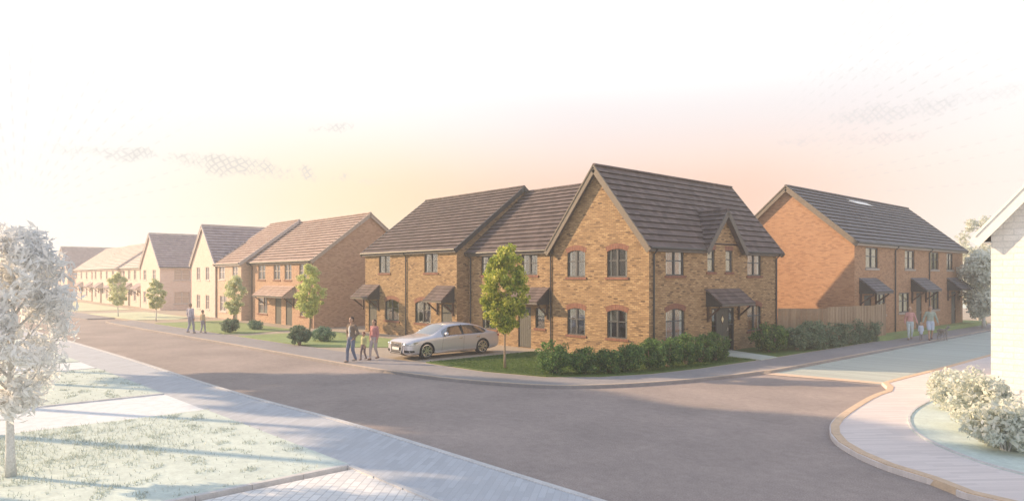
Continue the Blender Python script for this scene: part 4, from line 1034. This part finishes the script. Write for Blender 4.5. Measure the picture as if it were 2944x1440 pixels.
# ---------------------------------------------------------------- car
def car():
    root = empty('parked_car', 'silver saloon car parked on the driveway with its nose to the pavement', 'car', None, (-24.95, 18.2, .12), 0)
    paint, nt, b = new_mat('silver_car_paint'); g = G(nt)
    b.inputs['Base Color'].default_value = (.62, .61, .66, 1); b.inputs['Metallic'].default_value = .45; b.inputs['Roughness'].default_value = .3
    b.inputs['Coat Weight'].default_value = .8; b.inputs['Coat Roughness'].default_value = .05
    black = plain('black_trim', (.02, .02, .022), .4); rubber = plain('tyre_rubber', (.03, .03, .03), .8)
    chrome = plain('chrome', (.75, .75, .76), .15, metal=1, var=.03); alloy = plain('alloy_rim', (.68, .67, .68), .25, metal=.9, var=.05)
    cglass = glass_mat('car_glass', refl=.3, dark=(.05, .05, .055)); lamp = glass_mat('headlamp_glass', refl=.35, dark=(.25, .26, .28)); white = plain('plate_white', (.85, .85, .83), .5, var=.02); well = plain('wheel_well', (.015, .015, .015), .9)
    # stations: y, half width low, half width shoulder, shoulder z, deck/roof half width, top z, underside z
    ST = [(-2.50, .60, .58, .56, .44, .60, .30), (-2.46, .78, .74, .64, .60, .70, .22), (-2.36, .86, .82, .70, .68, .785, .18), (-2.1, .91, .88, .77, .72, .86, .17), (-1.7, .935, .905, .83, .74, .925, .17), (-1.35, .94, .915, .87, .74, .965, .17), (-1.12, .94, .92, .89, .735, .99, .17),
          (-.75, .94, .92, .905, .68, 1.19, .17), (-.38, .94, .92, .92, .62, 1.375, .17), (.0, .94, .925, .93, .60, 1.44, .17), (.5, .94, .925, .935, .60, 1.46, .17), (1.0, .94, .92, .94, .585, 1.43, .17), (1.4, .94, .915, .945, .58, 1.335, .17), (1.8, .935, .905, .945, .62, 1.165, .18), (2.1, .92, .885, .94, .70, 1.045, .2), (2.4, .885, .84, .92, .70, .99, .24), (2.56, .83, .77, .87, .64, .94, .3), (2.61, .70, .66, .78, .54, .84, .4)]
    V = []; NP = 12
    for (y, wl, ws, zs, wr, zt, zu) in ST:
        gh = zt - zs
        green = gh > .12
        half = [(0, zu), (wl * .8, zu), (wl * .97, zu + .06), (wl, zu + .2), (wl * .995, zs - .28), (ws + (wl - ws) * .6, zs - .1), (ws, zs - .015)]
        if green: half += [(ws - .055, zs + .012), (ws - .055 + (wr - ws + .055) * .85, zs + gh * .8), (wr * .93, zs + gh * .94), (wr * .5, zs + gh * .99), (0, zt)]
        else: half += [(ws - .04, zs + .01), (wr + (ws - wr) * .35, zs + gh * .5), (wr * .9, zs + gh * .8), (wr * .5, zs + gh * .96), (0, zt)]
        V.append(half)
    vs = []; ring = 2 * NP - 2
    for (y, *_), h in zip(ST, V):
        for x, z in h: vs.append((x, y, z))
        for x, z in h[-2:0:-1]: vs.append((-x, y, z))
    fs = []; mi = []
    for i in range(len(ST) - 1):
        y0, y1 = ST[i][0], ST[i + 1][0]
        for k in range(ring):
            k2 = (k + 1) % ring; fs.append((i * ring + k, i * ring + k2, (i + 1) * ring + k2, (i + 1) * ring + k))
            kk = k if k < NP - 1 else ring - 1 - k
            m = 0
            if kk == 7 and -.75 <= y0 and y1 <= 1.8: m = 1                               # side glass
            if kk in (9, 10) and y0 >= -1.13 and y1 <= -.37: m = 1        # windscreen
            if kk in (9, 10) and y0 >= 1.39 and y1 <= 2.11: m = 1         # rear screen
            if kk in (0,): m = 2
            mi.append(m)
    fs.append(tuple(range(ring))[::-1]); fs.append(tuple((len(ST) - 1) * ring + k for k in range(ring))); mi += [0, 0]
    me = D.meshes.new('body'); me.from_pydata(vs, [], fs)
    for m in (paint, cglass, black, well): me.materials.append(m)
    me.polygons.foreach_set('material_index', mi)
    bm = bmesh.new(); bm.from_mesh(me); bmesh.ops.recalc_face_normals(bm, faces=bm.faces)
    # crease the glass outlines
    cl = bm.edges.layers.float.new('crease_edge')
    for e in bm.edges:
        if len(e.link_faces) == 2 and e.link_faces[0].material_index != e.link_faces[1].material_index: e[cl] = .75
        v0, v1 = e.verts
        if abs(v0.co.y - v1.co.y) > .05:
            for (y, wl, ws, zs, wr, zt, zu) in ST:
                if abs(v0.co.y - y) < 1e-4 and abs(abs(v0.co.x) - ws) < 1e-4: e[cl] = .5
    bm.to_mesh(me); bm.free()
    o = D.objects.new('body', me); C.objects.link(o)
    s = o.modifiers.new('s', 'SUBSURF'); s.levels = 3; s.render_levels = 3
    cut = MB()
    for y in (-1.56, 1.5):
        for sx in (-1, 1): cut.tube([(sx * .62, y, .33), (sx * 1.1, y, .33)], .385, 40)
    co = cut.build('cutter', well)
    bo = o.modifiers.new('b', 'BOOLEAN'); bo.operation = 'DIFFERENCE'; bo.object = co; bo.solver = 'EXACT'; bo.material_mode = 'TRANSFER'
    dg = bpy.context.evaluated_depsgraph_get(); m2 = D.meshes.new_from_object(o.evaluated_get(dg)); o.modifiers.clear(); o.data = m2
    D.objects.remove(co)
    names = [m.name for m in m2.materials]
    bm = bmesh.new(); bm.from_mesh(m2); gi = names.index('car_glass')
    def copy_faces(keep):
        b2 = bm.copy(); bmesh.ops.delete(b2, geom=[f for f in b2.faces if not keep(f)], context='FACES'); return b2
    def part(nm, keep):
        b2 = copy_faces(keep); m3 = D.meshes.new(nm)
        b2.to_mesh(m3); b2.free()
        for m in m2.materials: m3.materials.append(m)
        m3.polygons.foreach_set('use_smooth', [True] * len(m3.polygons))
        q = D.objects.new(nm, m3); C.objects.link(q); q.parent = root; return q
    body = part('body', lambda f: f.material_index != gi)
    part('windscreen', lambda f: f.material_index == gi and f.calc_center_median().y < -.3 and abs(f.normal.x) < .75)
    part('rear_window', lambda f: f.material_index == gi and f.calc_center_median().y > 1.35 and abs(f.normal.x) < .6 and f.normal.y > .2 and abs(f.calc_center_median().x) < .6)
    for sx in (-1, 1):
        part('side_window', lambda f: f.material_index == gi and f.normal.x * sx >= .0 and not (f.calc_center_median().y < -.3 and abs(f.normal.x) < .75) and not (f.calc_center_median().y > 1.35 and abs(f.normal.x) < .6 and f.normal.y > .2 and abs(f.calc_center_median().x) < .6) and f.calc_center_median().x * sx > 0)
    from mathutils.bvhtree import BVHTree
    tree_ = BVHTree.FromBMesh(bm)
    def proj(p, d, off=.006):
        d = Vector(d).normalized(); h = tree_.ray_cast(Vector(p) - d * 3, d)
        return (h[0] - d * off) if h[0] is not None else Vector(p)
    def patch(mb, quad, d, off=.008, nu=10, nv=5):
        # a curved plate lying on the bodywork: quad = 4 corners, bilinear, projected along d
        q = [Vector(p) for p in quad]; o0 = len(mb.v)
        for j in range(nv + 1):
            for i in range(nu + 1):
                u, v = i / nu, j / nv
                p = (q[0] * (1 - u) + q[1] * u) * (1 - v) + (q[3] * (1 - u) + q[2] * u) * v
                mb.v.append(tuple(proj(p, d, off)))
        for j in range(nv):
            for i in range(nu):
                a = o0 + j * (nu + 1) + i; mb.f.append((a, a + 1, a + nu + 2, a + nu + 1)); mb.mi.append(0)
    def line(mb, pts, d, rad, off=.0, n=10):
        out = []
        for a, b_ in zip(pts[:-1], pts[1:]):
            for i in range(n): out.append(proj(Vector(a).lerp(Vector(b_), i / n), d, off))
        out.append(proj(pts[-1], d, off)); mb.tube(out, rad, 5)
    bm.free(); D.objects.remove(o)
    # wheels
    for y in (-1.56, 1.5):
        for sx in (-1, 1):
            w = MB(); xo = sx * .905; xi = sx * .69; R = .345; prof = [(0, .235), (0, .30), (.025, .335), (.06, R), (.19, R), (.215, .33), (.215, .24)]
            n = 36; o0 = 0
            for k in range(n):
                t = 2 * PI * k / n
                for d, r in prof: w.v.append((xo - sx * d, y + r * math.cos(t), .345 + r * math.sin(t)))
            m = len(prof)
            for k in range(n):
                for j in range(m - 1): w.f.append((k * m + j, ((k + 1) % n) * m + j, ((k + 1) % n) * m + j + 1, k * m + j + 1)); w.mi.append(0)
            ty = w.build('wheel', rubber, root, smooth=True)
            r = MB(); z = .345
            def P(d, rad, t): return (xo - sx * d, y + rad * math.cos(t), z + rad * math.sin(t))
            for k in range(n):      # rim barrel and lip
                t0, t1 = 2 * PI * k / n, 2 * PI * (k + 1) / n
                r.add([P(.0, .262, t0), P(.0, .262, t1), P(-.004, .235, t1), P(-.004, .235, t0)], [(0, 1, 2, 3)]); r.add([P(-.004, .235, t0), P(-.004, .235, t1), P(.16, .225, t1), P(.16, .225, t0)], [(0, 1, 2, 3)])
            for k in range(7):      # split spokes
                for dt in (-.13, .13):
                    t = 2 * PI * k / 7; t1 = t + dt; hw_ = .012
                    a = Vector(P(.005, .05, t + dt * .6)); bb = Vector(P(-.0, .24, t1)); r.bar(a, bb, .034, .03, up=(sx, 0, 0))
            r.tube([P(-.012, 0, 0), P(.04, 0, 0)], .062, 14)
            r.build('rim', alloy, ty, smooth=False)
            dk = MB(); dk.tube([P(.09, 0, 0), P(.12, 0, 0)], .17, 24); dk.build('brake_disc', plain('brake', (.2, .2, .2), .4, metal=.8), ty)
    # nose: grille, plate, lamps
    gr = MB(); gr.hexa([(-.36, -2.535, .27), (.36, -2.535, .27), (.36, -2.40, .27), (-.36, -2.40, .27), (-.42, -2.495, .70), (.42, -2.495, .70), (.42, -2.37, .70), (-.42, -2.37, .70)])
    grl = gr.build('grille', black, root, bevel=.02)
    ch = MB()
    fr = [(-.37, .265), (.37, .265), (.44, .60), (.41, .715), (-.41, .715), (-.44, .60)]
    def gy(z): return -2.535 + (z - .27) * .093
    for i in range(6):
        a, b_ = fr[i], fr[(i + 1) % 6]; ch.bar((a[0], gy(a[1]) - .004, a[1]), (b_[0], gy(b_[1]) - .004, b_[1]), .022, .022, up=(0, 1, 0))
    for z in (.35, .54, .60, .655): ch.bar((-.40 + (.6 - z) * .1, gy(z) - .002, z), (.40 - (.6 - z) * .1, gy(z) - .002, z), .012, .01, up=(0, 1, 0))
    ch.build('chrome_frame', chrome, grl)
    em = MB()
    for i in range(4):
        cx = -.105 + i * .07
        em.tube([(cx + .045 * math.cos(t), gy(.6) - .018, .605 + .045 * math.sin(t)) for t in [2 * PI * q / 16 for q in range(17)]], .007, 6, cap=False)
    em.build('emblem', chrome, grl)
    pl = MB(); pl.box(-.26, .26, -2.56, -2.545, .40, .51); pl.build('number_plate', white, root)
    for sx in (-1, 1):
        h = MB(); dd = (-sx * .45, .89, 0)
        patch(h, [(sx * .50, -2.4, .585), (sx * .93, -2.2, .62), (sx * .95, -2.1, .715), (sx * .52, -2.4, .70)], dd, .010)
        hl = h.build('headlight', lamp, root, smooth=True)
        l = MB(); line(l, [(sx * .50, -2.4, .578), (sx * .93, -2.2, .613)], dd, .008, .012); l.build('lamp_strip', chrome, hl)
        for px_ in (.60, .74):
            l = MB(); c_ = proj((sx * px_, -2.35, .645), dd, .012); l.ellipsoid(c_, (.034, .014, .03)); l.build('lamp_lens', chrome, hl, smooth=True)
        f = MB(); patch(f, [(sx * .50, -2.4, .29), (sx * .90, -2.2, .31), (sx * .90, -2.2, .39), (sx * .52, -2.4, .41)], dd, .010)
        fo = f.build('air_intake', black, root, smooth=True)
        l = MB(); c_ = proj((sx * .78, -2.3, .345), dd, .012); l.ellipsoid(c_, (.045, .014, .03)); l.build('fog_lamp', chrome, fo, smooth=True)
        m_ = MB(); m_.ellipsoid((sx * 1.01, -.60, 1.01), (.125, .075, .085), 16, 10); mo = m_.build('wing_mirror', paint, root, smooth=True)
        m_ = MB(); m_.bar((sx * .88, -.6, .94), (sx * .98, -.62, .96), .07, .03); m_.build('mirror_arm', black, mo)
        for y in (.22, 1.22):
            d = MB(); d.bar((sx * .94, y - .1, .80), (sx * .94, y + .1, .805), .03, .035); d.build('door_handle', chrome, root, bevel=.006)
        dd = (-sx, 0, 0)
        for pl_ in ([(0, -.80, .30), (0, -.76, .60), (0, -.70, .88)], [(0, .40, .24), (0, .40, .60), (0, .43, .90)], [(0, 1.12, .50), (0, 1.28, .70), (0, 1.34, .91)]):
            d = MB(); line(d, pl_, dd, .005, -.001); d.build('shut_line', black, root)
        d = MB(); line(d, [(0, -1.1, .255), (0, 1.06, .265)], dd, .010, .002); d.build('sill_trim', chrome, root)
        d = MB(); line(d, [(0, -1.2, .79), (0, 1.9, .835)], dd, .004, -.002, 20); d.build('crease_line', paint, root)
        d = MB(); d.bar((sx * .70, .38, 1.36), (sx * .885, .41, .935), .02, .07, up=(1, 0, 0)); d.build('door_pillar', black, root)
        t = MB(); t.ellipsoid((sx * .72, 2.5, .80), (.16, .09, .07), 14, 8); t.build('tail_light', plain('tail_red', (.35, .02, .02), .2), root, smooth=True)
        sp = MB(); line(sp, [(0, -.72, .925), (0, .4, .945), (0, 1.6, .965)], dd, .009, .004); sp.build('window_trim', black, root)
    wp = MB(); wp.bar((-.6, -1.16, .965), (-.05, -1.08, .985), .02, .015); wp.bar((.05, -1.16, .97), (.6, -1.06, .985), .02, .015); wp.build('wiper', black, root)
car()

# ---------------------------------------------------------------- unseen tall trees, added left of the viewpoint to throw shadow over the road
for i, (x, y, h, c0, r) in enumerate(((-41, -2.8, 12.5, 7.0, 3.4), (-35.5, -2.2, 13.2, 7.2, 3.3), (-30.0, -2.6, 13.4, 7.6, 3.2), (-24.8, -2.4, 13.0, 7.4, 3.2), (-19.6, -3.0, 12.6, 7.2, 3.1))):
    tree('garden_tree', 'unseen tall leafy tree added left of the viewpoint to shade the road', (x, y, 0), h, c0, r, 'leaf_hedge', 'bark', 9000, .28, 200 + i, .2, .9, 60, None, 'added trees that shade the road')

for h in [o for o in D.objects if o.type == 'EMPTY' and o.name.startswith('brick_house')]: rehome(h)

# ---------------------------------------------------------------- sky, sun, air, camera
SUN_EL = math.radians(21); sdir = Vector((-.84, -.54, 0)).normalized()
sun_v = Vector((sdir.x * math.cos(SUN_EL), sdir.y * math.cos(SUN_EL), math.sin(SUN_EL)))
L = D.lights.new('sun', 'SUN'); L.energy = 5.0; L.angle = math.radians(.8); L.color = (1, .70, .42)
so = D.objects.new('sun', L); C.objects.link(so); so.rotation_euler = (-sun_v).to_track_quat('-Z', 'Y').to_euler()
w = D.worlds.new('World'); sc.world = w; w.use_nodes = True; nt = w.node_tree; g = G(nt)
for n_ in list(nt.nodes): nt.nodes.remove(n_)
out = g.n('ShaderNodeOutputWorld')
sky = g.n('ShaderNodeTexSky', sky_type='NISHITA'); sky.sun_disc = False; sky.sun_elevation = SUN_EL; sky.sun_rotation = math.atan2(sdir.x, sdir.y)
sky.dust_density = 2.5; sky.air_density = 1.2
bs = g.n('ShaderNodeBackground'); nt.links.new(sky.outputs[0], bs.inputs[0]); bs.inputs[1].default_value = .12
tc = g.n('ShaderNodeTexCoord'); sp = g.n('ShaderNodeSeparateXYZ'); nt.links.new(tc.outputs['Generated'], sp.inputs[0])
x, y, z = sp.outputs
el = g.m('MULTIPLY', g.m('ARCSINE', z), 57.2958)
azr = g.m('MULTIPLY', g.m('ARCTAN2', x, y), 57.2958)     # degrees clockwise from +y
az = g.m('ADD', azr, 48.2)                               # 0 = along the view north-west street corner
# evening veil of thin cloud: white aloft, cream and peach low down
warm = g.m('MULTIPLY', g.smooth(el, 19.0, 5.0), g.m('MULTIPLY', g.smooth(az, -38, -6), g.m('SUBTRACT', 1.0, g.m('MULTIPLY', g.smooth(az, 16, 40), .75))))
peach = g.mix(g.smooth(az, -18, 8), (1.0, .80, .51), (.94, .62, .49))
cream = g.smooth(el, 16.0, 3.0)
col = g.mix(cream, (1.02, 1.02, 1.02), (1.0, .985, .94))
lil = g.m('MULTIPLY', g.m('MULTIPLY', g.smooth(el, 17.0, 13.0), g.smooth(el, 8.0, 12.0)), g.m('MULTIPLY', g.smooth(az, -15, 8), g.smooth(az, 42, 25)))
col = g.mix(g.m('MULTIPLY', lil, .8), col, (.90, .86, .88))
low = g.m('MULTIPLY', g.smooth(el, 16.5, 7.0), warm)
nz = g.noise(tc.outputs['Generated'], 3.5, 4, .55)
low = g.m('MULTIPLY', low, g.m('ADD', .85, g.m('MULTIPLY', nz, .3)))
col = g.mix(g.m('MINIMUM', low, 1.0), col, peach)
def stripes(v, freq, wdt):   # thin drawn-looking wisps
    f = g.m('FRACT', g.m('MULTIPLY', v, freq)); return g.m('LESS_THAN', g.m('ABSOLUTE', g.m('SUBTRACT', f, .5)), wdt)
wob = g.m('MULTIPLY', g.noise(tc.outputs['Generated'], 30, 2), 1.6)
def cloud(ca, ce, ra, re, tilt, strength, colr):
    global col
    da = g.m('SUBTRACT', az, ca); de = g.m('SUBTRACT', g.m('SUBTRACT', el, ce), g.m('MULTIPLY', da, tilt))
    d = g.m('ADD', g.m('POWER', g.m('ABSOLUTE', g.m('DIVIDE', da, ra)), 2.0), g.m('POWER', g.m('ABSOLUTE', g.m('DIVIDE', de, re)), 2.0))
    nn = g.noise(tc.outputs['Generated'], 26, 6, .7)
    mk = g.smooth(g.m('ADD', d, g.m('MULTIPLY', g.m('SUBTRACT', nn, .5), 6.0)), 1.1, .0)
    hatch = g.m('MAXIMUM', stripes(g.m('ADD', g.m('ADD', az, g.m('MULTIPLY', el, .8)), wob), 2.1, .15), stripes(g.m('ADD', g.m('SUBTRACT', az, g.m('MULTIPLY', el, 1.3)), wob), 1.5, .13))
    body = g.m('MULTIPLY', mk, .30 * strength)
    k = g.m('ADD', body, g.m('MULTIPLY', g.m('MULTIPLY', hatch, mk), .7 * strength))
    col = g.mix(g.m('MINIMUM', k, 1.0), col, colr)
cloud(-22, 8.6, 7.2, .85, -.06, .9, (.72, .68, .64)); cloud(-29.5, 8.9, 4.5, .55, 0, .7, (.76, .74, .72)); cloud(-15, 11.9, 1.8, .45, .1, .8, (.76, .72, .70)); cloud(-11.8, 7.8, 1.2, .25, -.1, .35, (.8, .74, .66))
cloud(29.5, 11.9, 3.8, .8, .03, .55, (.74, .72, .72)); cloud(27, 10.2, 5.0, .45, -.05, .55, (.78, .70, .69)); cloud(27, 15.0, 4.0, .7, 0, .25, (.8, .8, .8)); cloud(34.5, 12.3, 3, .5, .05, .3, (.76, .75, .75))
# faint dashed rays fanning out of the low sun side and on the right
def rays(ca, ce, nfr, r0, r1, strength, gate):
    global col
    da = g.m('SUBTRACT', az, ca); de = g.m('SUBTRACT', el, ce)
    an = g.m('ARCTAN2', de, da); rr = g.m('SQRT', g.m('ADD', g.m('MULTIPLY', da, da), g.m('MULTIPLY', de, de)))
    cell = g.m('FLOOR', g.m('MULTIPLY', an, nfr)); jit = g.n('ShaderNodeTexWhiteNoise', noise_dimensions='1D'); g.put(jit.inputs['W'], cell)
    fa = g.m('ABSOLUTE', g.m('SUBTRACT', g.m('FRACT', g.m('MULTIPLY', an, nfr)), .5))
    line = g.m('LESS_THAN', g.m('MULTIPLY', fa, rr), .06 * nfr)
    dash = g.m('GREATER_THAN', g.m('FRACT', g.m('ADD', g.m('MULTIPLY', rr, 1.15), g.m('MULTIPLY', jit.outputs[0], 7.0))), .52)
    fade = g.m('MULTIPLY', g.smooth(rr, r0, r0 + 1.5), g.smooth(rr, r1, r1 * .5))
    fade = g.m('MULTIPLY', fade, g.smooth(jit.outputs[0], .12, .5))
    col = g.mix(g.m('MULTIPLY', g.m('MULTIPLY', g.m('MULTIPLY', line, dash), g.m('MULTIPLY', fade, strength)), gate), col, (.70, .68, .66))
rays(-36.0, 4.0, 9.0, 1.6, 17, .3, g.smooth(az, -8, -20)); rays(14.5, 6.0, 22.0, 6.0, 30, .35, g.smooth(az, 18, 30))
up = g.smooth(el, 24, 46)
col = g.mix(up, col, (.60, .70, .90))
bg2 = g.n('ShaderNodeBackground'); nt.links.new(col, bg2.inputs[0]); bg2.inputs[1].default_value = .72
mxs = g.n('ShaderNodeMixShader'); g.put(mxs.inputs[0], g.m('MULTIPLY', up, .25)); nt.links.new(bg2.outputs[0], mxs.inputs[1]); nt.links.new(bs.outputs[0], mxs.inputs[2])
nt.links.new(mxs.outputs[0], out.inputs['Surface'])

hz = MB(); hz.box(-430, 210, -210, 430, -1.1, 14.5); ho = hz.build('haze', M['dark']); ho.data.materials.clear()
hm = D.materials.new('haze_air'); hm.use_nodes = True; hnt = hm.node_tree
for n_ in list(hnt.nodes): hnt.nodes.remove(n_)
ho_ = hnt.nodes.new('ShaderNodeOutputMaterial'); pv = hnt.nodes.new('ShaderNodeVolumePrincipled'); pv.inputs['Color'].default_value = (.99, .985, .98, 1); pv.inputs['Density'].default_value = HAZE if 'HAZE' in globals() else .0023; pv.inputs['Anisotropy'].default_value = .2
hnt.links.new(pv.outputs[0], ho_.inputs['Volume']); ho.data.materials.append(hm); ho['kind'] = 'stuff'; ho['label'] = 'pale evening haze over the whole street'; ho['category'] = 'haze'

cam = D.cameras.new('camera'); co = D.objects.new('camera', cam); C.objects.link(co); co.location = (0, 0, 3.6); co.rotation_euler = (PI / 2, 0, math.radians(48.2))
cam.sensor_width = 36; cam.lens = 23.93; cam.shift_y = 67 / 2576; cam.clip_end = 2000; cam.clip_start = .1; sc.camera = co
sc.view_settings.view_transform = 'Standard'; sc.view_settings.look = 'None'; sc.view_settings.exposure = .54; sc.view_settings.gamma = 1
sc.cycles.max_bounces = 6; sc.cycles.volume_bounces = 1; sc.cycles.transparent_max_bounces = 12; sc.cycles.use_denoising = True
for i, o in enumerate(sc.objects):
    pass
